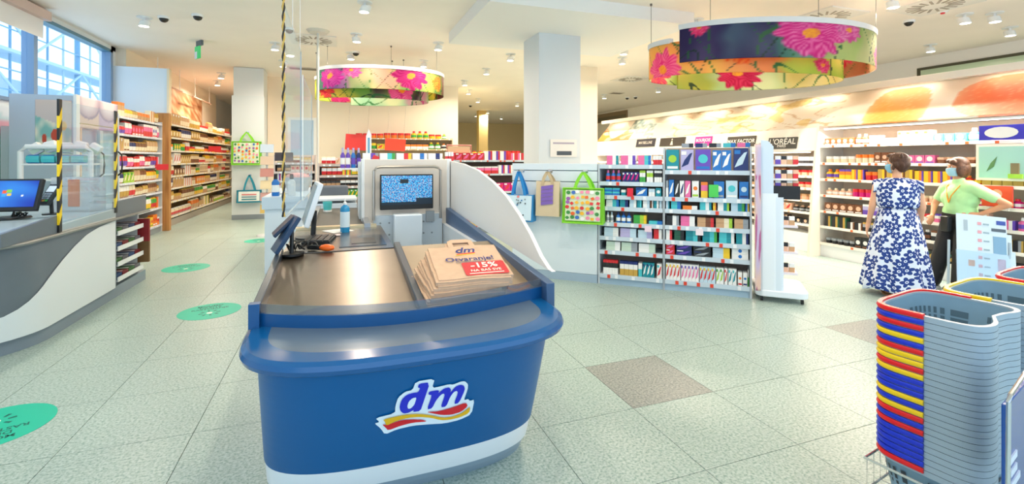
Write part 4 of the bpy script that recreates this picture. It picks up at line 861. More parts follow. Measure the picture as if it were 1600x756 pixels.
def deco_label(mb, T, e):
    mb.add([T(-e * .85, .1), T(e * .85, .1), T(e * .85, .9), T(-e * .85, .9)], [(0, 1, 2, 3)], M('#E8F0EC', .6))
    for k, c in enumerate(('#2C8A9A', '#6C9AA8', '#D88080')): mb.add([T(-e * .6, .2 + k * .2, 1), T(e * .6, .2 + k * .2, 1), T(e * .6, .3 + k * .2, 1), T(-e * .6, .3 + k * .2, 1)], [(0, 1, 2, 3)], M(c, .6))
for px, wd, hh, dp, hl, body, strap, trim, lab, dc in (
    (816, .40, .34, .14, .30, '#2F8CCB', '#2187D0', None, 'light blue shopping bag with bright blue straps and small birds', deco_birds),
    (860, .31, .44, .08, .12, '#D5C3A4', '#C9B390', None, 'beige cotton tote bag with a purple printed block', deco_text),
    (915, .50, .42, .14, .20, '#7CC92A', '#8BDB32', '#8BDB32', 'lime green edged shopping bag covered in coloured food pictures', deco_fruit)):
    u = du(px) + 1.16; hook(BP, u, 1.375, {816: 'chrome hook carrying the light blue bag', 860: 'chrome hook carrying the beige tote bag', 915: 'chrome hook carrying the lime green bag'}[px])
    shopping_bag(BP, u, -.09, 1.37, wd, hh, dp, hl, M(body, .6), M(strap, .6), M(trim, .6) if trim else None, lab, dc)
LC = Frame(-2.5, 13.6, 0)
hook(LC, .33, 2.2, 'hook carrying the green bag on the left column'); hook(LC, .38, 1.12, 'hook carrying the teal bag on the left column')
shopping_bag(LC, .32, -.09, 2.2, .66, .58, .14, .24, M('#7CC92A', .6), M('#8BDB32', .6), M('#8BDB32', .6), 'green edged shopping bag hanging on the left column', deco_fruit)
shopping_bag(LC, .38, -.09, 1.12, .55, .30, .12, .38, M('#1C8EA8', .6), M('#1C8EA8', .6), M('#1C8EA8', .6), 'teal shopping bag with a white label hanging low on the left column', deco_label)
obj('notice_card', MB().box(0, .5, -.006, 0, 0, .3, M('#EDE8E2', .6)).box(.12, .4, -.008, -.006, .03, .1, M('#4C5560', .6)).box(.05, .45, -.008, -.006, .22, .25, M('#B0A8B8', .6)), label='small printed notice leaning against the central column', cat='notice', loc=(3.35, 7.34, 1.56))

# ------------------------------------------------------------------ generic filled shelving
def hue_pack(theme):
    return {'food': (('cream', 'tan', 'brown'), ('tan', 'gold', 'white'), ('cream', 'tan', 'orange'), ('gold', 'cream', 'tan'), ('cream', 'yellow', 'green'), ('brown', 'cream', 'gold'), ('gold', 'cream', 'brown'), ('white', 'red', 'cream'), ('orange', 'cream', 'yellow'), ('tan', 'white', 'navy'), ('lime', 'cream', 'green')),
            'cosm': (('pink', 'white', 'purple'), ('peach', 'white', 'orange'), ('cream', 'orange', 'white'), ('brown', 'peach', 'white'), ('white', 'red', 'peach'), ('cream', 'white', 'pink'), ('peach', 'cream', 'white'), ('white', 'grey', 'peach'), ('turquoise', 'white', 'peach'), ('purple', 'lilac', 'white'), ('brown', 'peach', 'cream')),
            'dark': (('black', 'grey', 'gold'), ('black', 'white', 'brown'), ('black', 'gold', 'dark green')),
            'warm': (('yellow', 'orange', 'purple'), ('orange', 'yellow', 'red'), ('gold', 'yellow', 'brown'), ('red', 'orange', 'yellow')),
            'redp': (('red', 'pink', 'magenta'), ('magenta', 'red', 'white'), ('peach', 'cream', 'white'), ('red', 'magenta', 'pink')),
            'makeup': (('peach', 'tan', 'white'), ('tan', 'black', 'white'), ('peach', 'red', 'white'), ('black', 'peach', 'grey'), ('brown', 'tan', 'black')),
            'redbox': (('red', 'white', 'red'), ('red', 'pink', 'white'), ('white', 'purple', 'red')),
            'mixf': (('orange', 'red', 'white'), ('yellow', 'red', 'green'), ('green', 'yellow', 'white'), ('white', 'orange', 'black'))}[theme]
def fill(fr, u0, u1, z, hmax, step, theme, place, kinds=('box', 'pouch', 'bottle', 'jar'), v=.03, dp=.09, names=None, runlen=3):
    P_ = hue_pack(theme); u = u0; last = None; run = 0
    while u < u1 - step * .6:
        if run <= 0:
            run = random.randint(2, runlen + 1); cols = random.choice(P_); kd = random.choice(kinds); hh = hmax * random.choice((.62, .75, .88, .95)); wd = step * random.choice((.8, .9, 1.0))
            sty = random.choice('hvso')
        if u + wd > u1: break
        if kd == 'bottle': me = pbot(wd * .45, hh, cols[0], cols[1], cols[2])
        elif kd == 'jar': me = pbot(wd * .46, hh * .75, cols[0], cols[1], None, True)
        elif kd == 'pouch': me = pbox(wd * .94, dp, hh, cols, 'f')
        else: me = pbox(wd * .94, dp, hh, cols, sty)
        nm = (names or {}).get(kd, kd)
        c2 = '%s and %s' % (cols[0], cols[1])
        put(fr, me, u + wd / 2, v, z, nm.replace(' ', '_'), '%s %s on the %s' % (c2, nm, place), nm.split()[-1], '%s %s %s' % (c2, nm, place))
        u += wd; run -= 1
FN = {'box': 'food carton', 'pouch': 'food packet', 'bottle': 'drink bottle', 'jar': 'food jar'}
# left near bay (snacks) and cooler
NB = Frame(-3.52, 9.9, 90); SHN = [.16, .52, .84, 1.10, 1.38, 1.66, 1.96, 2.26]
fixture(NB, 2.08, .45, SHN, 2.3, 'shelf_bay', 'white shelf bay of snacks between the cooler and the oak panel', 'shelving', M('#D5D6D8', .5), .12, GREY, M('#8A7A6A', .6), M('#D8DCE8', .5), tags=('#F2F2F2', '#D8DCF0'))
for k, z in enumerate(SHN):
    fill(NB, .03, 2.05, z, .25 if k < 7 else .26, .15, ['mixf', 'mixf', 'food', 'food', 'redbox', 'food', 'redbox', 'food'][k], '%s snack bay shelf' % ORD[k], ('pouch', 'box', 'pouch'), names=FN)
# long food run
LR = Frame(-3.58, 12.2, 90); SHL = [.22, .56, .86, 1.14, 1.42, 1.72, 2.02, 2.32]
fixture(LR, 7.1, .5, SHL, 2.36, 'long_shelving', 'long wall of food shelving between the two oak panels', 'shelving', M('#CFC8BC', .5), .15, M('#A8A098', .5), M('#B49870', .6), M('#E4E0D8', .5), tags=('#F4F0E4', '#F4F0E4', '#F6D23A'))
for k, z in enumerate(SHL):
    fill(LR, .05, 7.05, z, .26 if k < 7 else .3, .21 if k else .3, 'food' if k != 5 else 'mixf', '%s long food wall shelf' % ORD[k], ('pouch', 'box', 'jar', 'pouch'), names=FN, runlen=4)
obj('red_promo_sign', MB().box(-.1, .1, -.01, .01, -.06, .06, RED), label='small red promotion sign sticking out from the snack bay', cat='sign', loc=(-3.40, 11.6, 1.36), rz=.3); obj('sign_arm', MB().box(-.14, -.08, -.008, .008, -.02, .02, RED), C.objects[-1])
obj('red_promo_sign', MB().box(-.16, .16, -.01, .01, -.08, .08, RED), label='red promotion sign on the long food wall', cat='sign', loc=(-3.45, 16.2, 1.82), rz=.3)
obj('red_poster', MB().box(-.2, .2, -.01, .01, -.5, .5, RED), label='red upright sign beyond the far oak panel', cat='sign', loc=(-3.9, 20.5, 1.6)); obj('sign_pole', MB().tube([(0, 0, -1.59), (0, 0, -.5)], .015, LGREY), C.objects[-1])
# cooler with end panel
CF = Frame(-3.5, 8.52, 90)
t = empty('drinks_cooler', CF.P(0, 0), CF.a, 'tall glass door drinks cooler with lilac cup pictures above its doors', 'cooler')
obj('cooler_case', MB().box(0, 1.32, .08, .86, 0, 1.98, LGREY).box(.04, 1.28, .078, .08, .2, 1.9, M('#C6D6DE', .6)), t)
def cups(u, v):
    c = hx('#D9BEB4') if u < .5 else hx('#B6A2C8'); x = (u * 2) % 1
    r = math.hypot((x - .5) * 1.1, (v - .95) * 1.0)
    if r < .62: c = mix(hx('#E9DCE4'), hx('#A98FA8'), (r - .3) * 3)
    if .58 < r < .66: c = hx('#8A7AA0')
    return c
painted('header_poster', 70, 24, lambda u, v: (u * 1.32, .03, 1.98 + v * .46), cups, PRINT, thick=.02, parent=t)
for k in range(2):
    d = obj('cooler_door', MB().box(.02 + .65 * k, .66 + .65 * k, .0, .02, .14, 1.95, GLASS), t)
    obj('door_frame', MB().box(.02 + .65 * k, .06 + .65 * k, -.01, .03, .1, 1.97, M('#E3C9A8' if k == 0 else '#C8D2DA', .4)).box(.62 + .65 * k, .66 + .65 * k, -.01, .03, .1, 1.97, M('#C8D2DA', .4)), d)
    obj('door_handle', MB().tube([(.6 + .65 * k, -.01, 1.25), (.6 + .65 * k, -.06, 1.3), (.6 + .65 * k, -.07, 1.45), (.6 + .65 * k, -.06, 1.6), (.6 + .65 * k, -.01, 1.65)], .012, BLACK, 6), d)
for k in range(5): obj('cooler_shelf', MB().box(.04, 1.28, .03, .075, .3 + k * .32, .32 + k * .32, WHITE), t)
EP = Frame(-4.2, 8.46, 0)
t = empty('end_panel', (-4.22, 8.42, 0), 0, 'tall blue grey end panel with a food poster before the cooler', 'panel')
obj('panel_board', MB().box(0, .72, 0, .08, 0, 2.42, M('#B9C4D2', .5)), t); obj('white_edge', MB().box(.70, .735, -.01, .09, 0, 2.44, WHITE), t)
def poster1(u, v):
    c = mix(hx('#B8B4C4'), hx('#D8C2B6'), v)
    if v < .75 - .2 * u and v > .1: c = mix(hx('#7FB5B0'), hx('#E6DCC8'), .5 + 1.5 * nz(u * 5, v * 5, 1))
    if math.hypot(u - .55, (v - .45) * 1.2) < .12 or math.hypot(u - .25, (v - .4)) < .07: c = hx('#C0452E')
    if math.hypot(u - .78, (v - .6) * 1.2) < .09: c = hx('#E9B25A')
    return c
painted('food_poster', 50, 50, lambda u, v: (.28 + u * .4, -.006, 1.45 + v * .9), poster1, PRINT, thick=.004, parent=t)
# mural above long food shelving
painted('wall_mural', 90, 30, lambda u, v: (XL + .2, 12.4 + u * 5.6, 2.42 + v * 1.0), lambda u, v: mix(hx('#A8653C'), hx('#E6C49E'), .5 + 1.1 * nz(u * 22 + 8 * v, v * 3 - u * 6, 4)), PRINT, thick=.02, label='brown straw textured mural above the long food shelving', cat='mural')
wall('wall_bulkhead', XL, XL + .18, 12.2, 20, 2.36, CEIL, CREAM)
for k in range(2): obj('track_rail', MB().tube([(-3.9, 12.8 + k * 3, 3.3), (-3.9, 14.8 + k * 3, 3.3)], .02, M('#C8A08C', .4)), label='thin reddish light rail above the straw mural, ' + ('nearer' if k == 0 else 'farther') + ' one', cat='rail'); q_ = C.objects[-1]; [obj('rail_hanger', MB().tube([(-3.9, 12.8 + k * 3 + d_, 3.3), (-3.9, 12.8 + k * 3 + d_, CEIL)], .008, WHITE, 6), q_) for d_ in (.2, 1.8)]

# ------------------------------------------------------------------ red box gondola and other rear gondolas
RG = Frame(2.02, 9.4, 0); SR = [.16, .5, .85, 1.22, 1.5]
fixture(RG, 2.0, .45, SR, 1.52, 'shelf_gondola', 'gondola of red and white boxes seen between the wing panel and the central column', 'shelving', M('#C9D2DA', .5), .12, GREY, M('#6E5A50', .6), M('#C4D0DA', .5), tags=('#E2552F', '#F2F2F2'))
for k, z in enumerate(SR): fill(RG, .03, 1.97, z, .2, .17, 'redbox' if k > 2 else ('redp' if k == 2 else 'mixf'), '%s red box gondola shelf' % ORD[k], ('box',), names={'box': 'bar carton'}, runlen=4)
t = empty('pink_sign_frame', (2.05, 9.5, 1.525), 0, 'thin pink framed sign standing at the end of the red box gondola', 'sign'); obj('sign_frame', MB().tube([(0, 0, 0), (0, 0, .28), (.5, 0, .28), (.5, 0, .0)], .015, M('#E58A80', .5)), t); obj('sign_backing', MB().box(.02, .48, 0, .01, .0, .26, M('#E9CBA0', .6)), t)
TG = Frame(.2, 4.80, 0)
fixture(TG, .86, .35, [.6, .9, 1.2, 1.5], 1.5, 'shelf_gondola', 'low white shelf rack hidden behind the monitor partition with boxes on top', 'shelving', WHITE, .1, tags=('#F2F2F2',))
for k, (c, lab) in enumerate(((('white', 'purple', 'grey'), 'white and purple'), (('white', 'turquoise', 'green'), 'white and turquoise'), (('white', 'red', 'yellow'), 'white, red and yellow'), (('white', 'blue', 'white'), 'white and blue'), (('white', 'navy', 'white'), 'white and navy'))):
    for s_ in range(2): put(TG, pbox(.145, .12, .042, c, 'v'), .09 + k * .16, .06, 1.5 + s_ * .043, 'toothpaste_box', lab + ' box in a pair on top of the monitor partition rack', 'box', lab + ' boxes on the monitor rack')
for k in range(3): put(TG, pbox(.022, .06, .1, ('red', 'white'), 'h'), .86 + k * .028 - .02, .02, 1.5, 'slim_box', 'slim red box at the right end of the partition rack', 'box', 'slim red boxes')
obj('red_tag', MB().box(-.03, .03, -.004, .004, -.03, .03, RED), label='small tilted red card on the edge of the monitor partition', cat='sign', loc=(.33, 4.78, 1.53), rz=(0, .4, 0))
# wall shelf on the cream wall
WS = Frame(.4, 14.55, 0)
fixture(WS, 2.9, .4, [.4, .9, 1.4, 1.82, 2.14], 2.16, 'wall_shelving', 'low shelving along the cream back wall with jars and tins', 'shelving', M('#C8B490', .5), .12, tags=('#F2F2F2',))
for k, z in enumerate([1.4, 1.82, 2.14]): fill(WS, .05, 2.85, z, .24, .2, 'mixf' if k else 'food', '%s cream back wall shelf' % ORD[k], ('jar', 'box', 'bottle'), names=FN)
WS2 = Frame(-.5, 14.55, 0); 
for x, z, c, lab, s_ in ((.72, 1.93, '#C8322E', 'red sign board left of the white totem at the back', (.28, .19)), (1.62, 1.88, '#E2442C', 'orange red tilted sign board above the rear shelves', (.25, .15))):
    obj('promo_board', MB().box(-s_[0], s_[0], -.02, .02, -s_[1], s_[1], M(c, .5)), label=lab, cat='sign', loc=(x - .3, 12.2, z), rz=(0, .06, 0)); wo_ = C.objects[-1]; obj('hanging_wire', MB().tube([(-s_[0] * .8, 0, s_[1]), (-s_[0] * .8, 0, CEIL - z)], .003, CHROME, 5), wo_); obj('hanging_wire', MB().tube([(s_[0] * .8, 0, s_[1]), (s_[0] * .8, 0, CEIL - z)], .003, CHROME, 5), wo_)
# deep back shelving in the rear room
BS = Frame(3.9, 18.6, 0)
fixture(BS, 3.4, .45, [.5, .95, 1.4, 1.66], 1.68, 'shelf_gondola', 'distant gondola in the rear room with pale orange goods on top', 'shelving', M('#D8C8A0', .5), .12, tags=('#F2F2F2',))
fill(BS, .05, 3.35, 1.66, .3, .26, 'mixf', 'top of the distant gondola', ('box', 'jar', 'bottle'), names=FN); fill(BS, .05, 3.35, 1.4, .2, .26, 'food', 'upper shelf of the distant gondola', ('box', 'jar'), names=FN)
# checkout sweets rack & purple bottles
SRk = Frame(-.30, 8.3, 0)
fixture(SRk, .95, .35, [.9, 1.08, 1.26, 1.44], 1.46, 'sweets_rack', 'rack of small sweets behind the checkout', 'shelving', M('#C8B8B0', .5), .12, tags=('#F2F2F2',))
for k, z in enumerate([.9, 1.08, 1.26, 1.44]): fill(SRk, .03, .93, z, .14, .08, 'makeup' if k % 2 else 'mixf', '%s sweets rack tier' % ORD[k], ('pouch', 'box'), names={'pouch': 'sweets packet', 'box': 'sweets box'})
SR2 = Frame(-1.08, 9.45, 0)
fixture(SR2, .66, .35, [.8, .98, 1.14, 1.3, 1.46], 1.6, 'sweets_rack', 'second rack of small goods beside the thin vertical tube', 'shelving', M('#D8CCC6', .5), .12, tags=('#F2F2F2',))
for k, z in enumerate([.8, .98, 1.14, 1.3, 1.46]): fill(SR2, .03, .64, z, .14, .075, ('makeup', 'cosm', 'redbox', 'makeup', 'food')[k], '%s tier of second rack' % ORD[k], ('pouch', 'box'), names={'pouch': 'small packet', 'box': 'small carton'})
PS = Frame(.02, 5.95, 0)
t = empty('small_shelf', PS.P(0, 0), 0, 'small white shelf with purple bottles beside the white post', 'shelf'); obj('shelf_board', MB().box(-.03, .26, 0, .2, 1.40, 1.42, WHITE), t); obj('shelf_post', MB().box(.24, .27, .08, .14, 0, 1.42, WHITE), t)
for k, c in enumerate(('purple', 'purple', 'blue', 'navy')):
    put(PS, pbot(.027, .24, c, 'lilac', 'white' if k < 2 else 'purple'), .02 + k * .06, .03, 1.42, 'spray_bottle', {0: 'purple spray bottle on the small white shelf', 2: 'bright blue spray bottle on the small white shelf', 3: 'navy spray bottle at the end of the small white shelf'}.get(k, 'purple spray bottle on the small white shelf'), 'bottle', 'purple spray bottles' if k < 2 else None)
t = empty('display_totem', (.33, 5.9, 0), 0, 'narrow white advertising post rising above the checkout', 'post'); obj('totem_board', MB().prism([(-.035, 0), (.035, 0), (.03, 1.82), (.0, 1.88), (-.03, 1.8)], -.01, .01, WHITE, lambda a, b_, c: (a, c, b_)), t)
pt = MB(); pt.add([(-.012, -.012, 1.5), (.012, -.012, 1.5), (.012, -.012, 1.78), (-.012, -.012, 1.78)], [(0, 1, 2, 3)], M('#6FA8C8', .5)); obj('totem_lettering', pt, t, smooth=None)
# magazine/flyer holder near left column & yellow figure
t = empty('flyer_rack', (-1.35, 10.6, 0), 0, 'slim flyer rack with pink and yellow leaflets beside the left column', 'rack')
obj('rack_post', MB().tube([(0, 0, 0), (0, 0, 1.75)], .02, LGREY), t); obj('rack_foot', MB().lathe([(.2, 0), (.18, .02)], LGREY, 20), t)
for k in range(6):
    obj('leaflet', MB().box(-.12, .12, -.02, .0, 0, .17, M(['#E2C06A', '#D8A8A0', '#E8D8B0', '#C88C84', '#E0C8B0', '#B8C8D8'][k], .6), tilt(-.3, 0, 0, 0, -.05, .45 + k * .24)), t)
t = empty('price_display', (-.75, 7.6, 1.02), 0, 'dark topped slim price display on the pale side cabinet', 'display'); obj('display_stem', MB().tube([(0, 0, 0), (0, 0, .52)], .014, LGREY), t); obj('display_head', MB().box(-.12, .12, -.02, .02, .48, .6, M('#4A3A3C', .4)), t); obj('display_foot', MB().lathe([(.08, 0), (.08, .015)], LGREY, 14), t)
for k, (x, c, lab) in enumerate(((-.82, 'blue', 'tall blue bottle on the pale side cabinet'), (-.62, 'white', 'white bottle on the pale side cabinet'))):
    obj('bottle', pbot(.05, .3, c, 'black', 'white'), label=lab, cat='bottle', loc=(x, 7.2, 1.021))
t = empty('basket_of_goods', (-.62, 8.3, 1.02), 0, 'grey wire bin of pink packets on the pale side cabinet', 'bin')
obj('bin_body', MB().lathe([(.15, 0), (.22, .22), (.21, .22), (.14, .02)], LGREY, 14), t); obj('packets', sum([[None]], []) and None or MB().ball((0, 0, .22), .18, .18, .07, M('#D8A0A0', .6, grain=.3, scale=40), 14, 8), t, kind='stuff')

# ------------------------------------------------------------------ cosmetics wall
XC = 7.25
CW = Frame(XC, 12.6, -90)                    # u runs towards the camera
def cu(Y): return 12.6 - Y
SC1 = [.22, .48, .72, .97, 1.22, 1.47, 1.74]
GLOWW = M('#FBF4EA', .5)
W_A = cu(5.45)
fixture(CW, W_A, .5, [.45, .65, .85, 1.05, 1.25, 1.45], 1.67, 'cosmetics_shelving', 'white makeup shelving under the dark brand signs', 'shelving', GLOWW, .3, WHITEG, M('#FBEEDC', .6), M('#FFF8EE', .5), tags=('#F2B8A0', '#F4F0EA'))
CB = Frame(XC - .12, 5.40, -90)
fixture(CB, 3.6, .55, SC1, 2.0, 'cosmetics_shelving', 'white backlit perfume and hair colour shelving behind the two women', 'shelving', GLOWW, .18, WHITEG, M('#FBEEDC', .6), M('#FFF8EE', .5), tags=('#E8703A', '#E8703A', '#F4F0EA'))
th = ['dark', 'dark', 'cosm', 'redp', 'warm', 'cosm', 'cosm']
CN = {'box': 'cosmetics carton', 'pouch': 'hair colour pack', 'bottle': 'lotion bottle', 'jar': 'cream jar'}
for k, z in enumerate(SC1):
    fill(CB, .05, 3.55, z, .17, .115, th[k], '%s perfume shelf' % ORD[k], ('box', 'bottle', 'jar', 'box'), names=CN, runlen=4)
for k, z in enumerate([.45, .65, .85, 1.05, 1.25, 1.45]):
    fill(CW, W_A - 4.3, W_A - .04, z, .13, .13, 'makeup', '%s makeup shelf' % ORD[k], ('box', 'bottle', 'jar'), names={'box': 'makeup palette', 'bottle': 'nail polish bottle', 'jar': 'powder jar'}, runlen=4)
# sign strip, mural, light shelf
SX = XC - .02
obj('sign_strip', MB().prism([(SX - .03, 1.66), (SX + .0, 1.66), (SX + .09, 2.04), (SX + .06, 2.04)], 5.46, 12.6, M('#FDF6EA', .4), lambda a, b_, c: (a, c, b_)), label='long white slanted header strip above the makeup shelving', cat='header')
def brand(px0, px1, txt, col, tcol, lab, size, sub=None, hz=1.845):
    y0 = atX(px0, SX + .03)[0]; y1 = atX(px1, SX + .03)[0]; yc = (y0 + y1) / 2; w2 = abs(y0 - y1) / 2
    t = empty('brand_sign', (SX - .03 + (hz - 1.68) * .226, yc, hz), (0, R(16.5), R(-90)), lab, 'sign')
    t.rotation_euler = Euler((R(-12.7), 0, R(-90)))
    obj('sign_plate', MB().box(-w2, w2, -.012, 0, -.1, .1, M(col, .4)), t); pr = MB()
    if txt: put_text(pr, txt, lambda a, b_: (a, -.014, b_ + (.02 if sub else 0)), M(tcol, .4), size, .01)
    else:
        m_ = M(tcol, .4); pr.add([(.022 * math.cos(q * .7854), -.014, .055 + .022 * math.sin(q * .7854)) for q in range(8)], [tuple(range(8))], m_)
        pr.add([(-.05, -.014, -.075), (.05, -.014, -.075), (.02, -.014, .02), (-.02, -.014, .02)], [(0, 1, 2, 3)], m_)
    if sub: put_text(pr, sub, lambda a, b_: (a, -.014, b_ - .055), M(tcol, .4), size * .5, .01)
    obj('sign_lettering', pr, t, smooth=None)
brand(995, 1024, 'MAYBELLINE', '#2B2C3C', '#E8E2D8', 'small dark sign at the far end of the brand strip', .10, None, 1.93)
brand(1032, 1071, '', '#3A332C', '#F2E6D2', 'dark square sign with pale figure in the brand strip', .15, None, 1.92)
brand(1087, 1113, 'BOURJOIS', '#D9259C', '#FFFFFF', 'bright magenta brand sign on the header strip', .095, 'PARIS', 1.90)
brand(1138, 1182, 'MAX FACTOR', '#3E382E', '#F2EEE6', 'dark brand sign directly right of the magenta one', .105, None, 1.86)
brand(1203, 1248, "L'ORÉAL", '#33332E', '#F6F2EA', 'dark brand sign nearest the perfume shelving', .14, 'PARIS', 1.80)
def mural(u, v):
    c = mix(hx('#FAF0E2'), hx('#F4DDBE'), .5 + nz(u * 14, v * 2.4, 5))
    if u < .15:
        e = v - .42 - .3 * math.sin(u * 44 + 1.6)
        if e < 0: c = mix(hx('#F08C3C'), hx('#FAD8B0'), (nz(u * 30, v * 7, 9) > .2) * .8)
    if .12 < u < .24:
        t = (u - .12) / .12
        if abs(v - (.78 - .5 * t)) < .32 + .1 * nz(u * 50, v * 3, 2): c = mix(hx('#7F9490'), hx('#DDE2D2'), .5 + 1.6 * nz(u * 90, v * 8, 6))
    q = (u - .265) / .035, (v - .42) / .42
    if q[0] ** 2 + q[1] ** 2 < 1: c = hx('#CFD8C6')
    if .29 < u < .66: c = mix(c, hx('#C48E58'), max(0, (abs(nz(u * 20 + v * 3, v * 4, 3)) < .045) * .55))
    if .42 < u < .62 and nz(u * 26, v * 3, 13) > .2: c = mix(c, hx('#E8B848'), .45)
    for cx, rx, cy, ry, col in ((.735, .036, .30, .62, '#F09A48'), (.862, .068, .46, .48, '#EA6C3E')):
        r = ((u - cx) / rx) ** 4 + ((v - cy) / ry) ** 2
        if r < 1: c = mix(hx(col), hx('#F8D0A8'), r * .6 + (nz(u * 300, v * 30, 2) > .35) * .25)
    return c
def mpos(u, v):
    Y = 12.6 - u * 11.0; return (XC + .06 + .46 * v, Y, 2.04 + .55 * v)
painted('fruit_mural', 330, 40, mpos, mural, PRINT, thick=.02, label='long slanted mural of fruit, stone and grain above the cosmetics shelving', cat='mural')
lc = empty('light_canopy', (0, 0, 0), 0, 'long white light canopy running above the fruit mural', 'canopy')
obj('canopy_board', MB().box(XC + .25, XP - .01, 1.4, 12.6, 2.64, 2.67, M('#F3ECE0', .5)), lc); obj('canopy_lip', MB().box(XC + .2, XC + .25, 1.4, 12.6, 2.57, 2.66, M('#E4DACB', .5)), lc)
for k in range(9):
    y = 2.0 + k * 1.25
    obj('canopy_lamp', MB().box(XC + .3, XC + .42, y - .35, y + .35, 2.625, 2.638, M('#FFF6E4', .4, emit=3)), lc)
    ld = bpy.data.lights.new('canopy_light', 'AREA'); ld.shape = 'RECTANGLE'; ld.size = .1; ld.size_y = .7; ld.energy = .5; ld.color = (1, .88, .72)
    lo = bpy.data.objects.new('canopy_light', ld); C.objects.link(lo); lo.parent = lc; lo.location = (XC + .36, y, 2.615)
# shelf front lamps: strip under the header washes the packs
for nm, x, y0, y1, z in (('strip_lamp', XC - .15, 1.9, 5.3, 1.985), ('strip_lamp', XC - .09, 5.6, 12.4, 1.635)):
    t = empty('strip_lamp', (x, (y0 + y1) / 2, z), 0, 'slim white strip lamp above the ' + ('perfume shelving' if z > 1.8 else 'makeup shelving'), 'lamp')
    L2 = (y1 - y0) / 2
    obj('lamp_body', MB().box(-.03, .03, -L2, L2, .0, .02, WHITE), t); obj('lamp_diffuser', MB().box(-.02, .02, -L2, L2, -.006, 0, M('#FFF6E8', .4, emit=6)), t)
    ld = bpy.data.lights.new('strip_light', 'AREA'); ld.shape = 'RECTANGLE'; ld.size = .04; ld.size_y = L2 * 2; ld.energy = 120; ld.color = (1, .90, .76)
    lo = bpy.data.objects.new('strip_light', ld); C.objects.link(lo); lo.parent = t; lo.location = (0, 0, -.012); lo.rotation_euler = (0, R(20), 0)
obj('divider_panel', MB().prism([(6.9, 0), (7.7, 0), (7.7, 2.05), (7.12, 2.05), (7.05, 1.6), (6.98, 1.0), (6.93, .4)], 5.405, 5.445, M('#F4E6D8', .5), lambda a, b_, c: (a, c, b_)), label='white curved divider between makeup and perfume shelving', cat='divider')
# feature boxes at the right end
YB2 = atX(1560, XC - .1)[0]
obj('oval_card', MB().box(-.2, .2, 0, .02, 0, .17, M('#3A35B8', .5)).add([(.15 * math.cos(q * .3927), -.003, .085 + .065 * math.sin(q * .3927)) for q in range(16)], [tuple(range(16))], M('#F4F0EE', .5)), label='indigo card with a white oval on the top perfume shelf', cat='sign', loc=(XC - .16, atX(1577, XC)[0], 1.745), rz=R(-90))
fb = empty('feature_box', (XC - .14, atX(1590, XC)[0], 1.28), R(-90), 'pale teal backed display box with a small plant picture', 'display'); obj('box_frame', MB().box(-.3, .3, -.02, 0, 0, .42, M('#FBF2E6', .4)), fb); obj('teal_back', MB().box(-.27, .27, -.026, -.02, .03, .39, M('#A9D8D0', .5)), fb)
obj('leaf', MB().add([(-.2, -.03, .1), (-.13, -.03, .16), (-.1, -.03, .28), (-.16, -.03, .2)], [(0, 1, 2, 3)], M('#5E8A5A', .5)), fb); obj('bottle_picture', MB().box(.02, .09, -.045, -.026, .06, .2, M('#8A7A5A', .4)).box(0, .12, -.05, -.026, .03, .08, M('#A8D848', .4)), fb)
t = empty('red_gift_box', (XC - .17, atX(1571, XC)[0], .98), R(-90), 'large orange red gift package on the perfume shelving', 'box'); obj('gift_body', MB().box(-.14, .14, 0, .02, 0, .24, M('#E84A2C', .4)), t, bevel=.01); obj('gift_emblem', MB().lathe([(.05, 0), (.05, .006)], M('#F2A890', .4), 14, T=lambda a, b_, c: (a, -c, b_ + .15)), t)

# ------------------------------------------------------------------ makeup tower at the gondola end
TW = Frame(*DG.P(DW + .03, -.06)[:2], ANG)
t = empty('makeup_tower', TW.P(0, 0), TW.a, 'white rounded display tower on a wheeled base at the gondola end', 'display tower')
def rpoly(x0, x1, y0, y1, r, n=6):
    p = []
    for cx, cy, a0 in ((x1 - r, y0 + r, -90), (x1 - r, y1 - r, 0), (x0 + r, y1 - r, 90), (x0 + r, y0 + r, 180)):
        for k in range(n + 1): a = R(a0 + 90 * k / n); p.append((cx + r * math.cos(a), cy + r * math.sin(a)))
    return p
TWM = M('#E8F0F8', .3)
obj('tower_base', MB().prism(rpoly(.0, .50, -.02, .62, .09), .06, .13, TWM), t, bevel=.01, smooth=40)
obj('tower_column', MB().prism(rpoly(.02, .22, -.01, .16, .05), .13, 1.16, TWM), t, smooth=40)
obj('tower_rib', MB().prism(rpoly(.10, .27, -.005, .12, .04), .13, 1.12, M('#DCE8F4', .3)), t, smooth=40)
obj('tower_back', MB().box(.03, .07, .0, .55, .13, 1.70, M('#E4D0C8', .4)), t, bevel=.005)
obj('upper_wing', MB().prism([(.05, 1.16), (.17, 1.16), (.17, 1.66), (.12, 1.72), (.05, 1.73)], -.01, .02, M('#CFDFEF', .3), lambda a, b_, c: (a, c, b_)), t)
painted('side_poster', 30, 60, lambda u, v: (.0, .0 + u * .0 + u * .0, .1 + v) if False else (-.005 + u * .055, -.03 - .0 * u, .12 + v * 1.56), lambda u, v: mix(mix(hx('#E9C4B4'), hx('#C8B8D8'), .5 + 1.2 * nz(v * 5, u, 2)), hx('#A83A78'), (nz(v * 4 + 3, u * 2, 6) > .15) * .7 * (v < .8)), PRINT, thick=.006, parent=t)
obj('black_tray', MB().box(.07, .42, .02, .45, 1.10, 1.24, BLACK), t)
for z in (.3, .52, .80): obj('tower_shelf', MB().box(.07, .40, .03, .5, z, z + .025, M('#EDE4EE', .3)), t)
for z in (1.3, 1.45): obj('tower_shelf', MB().box(.07, .40, .03, .5, z, z + .02, M('#F4EEEA', .3)), t)
for x, y in ((.06, .04), (.44, .04), (.44, .56), (.06, .56)): obj('caster', MB().lathe([(.03, -.012), (.03, .012)], BLACK, 12, T=lambda a, b_, c, x=x, y=y: (x + c, y + a, .031 + b_)), t)
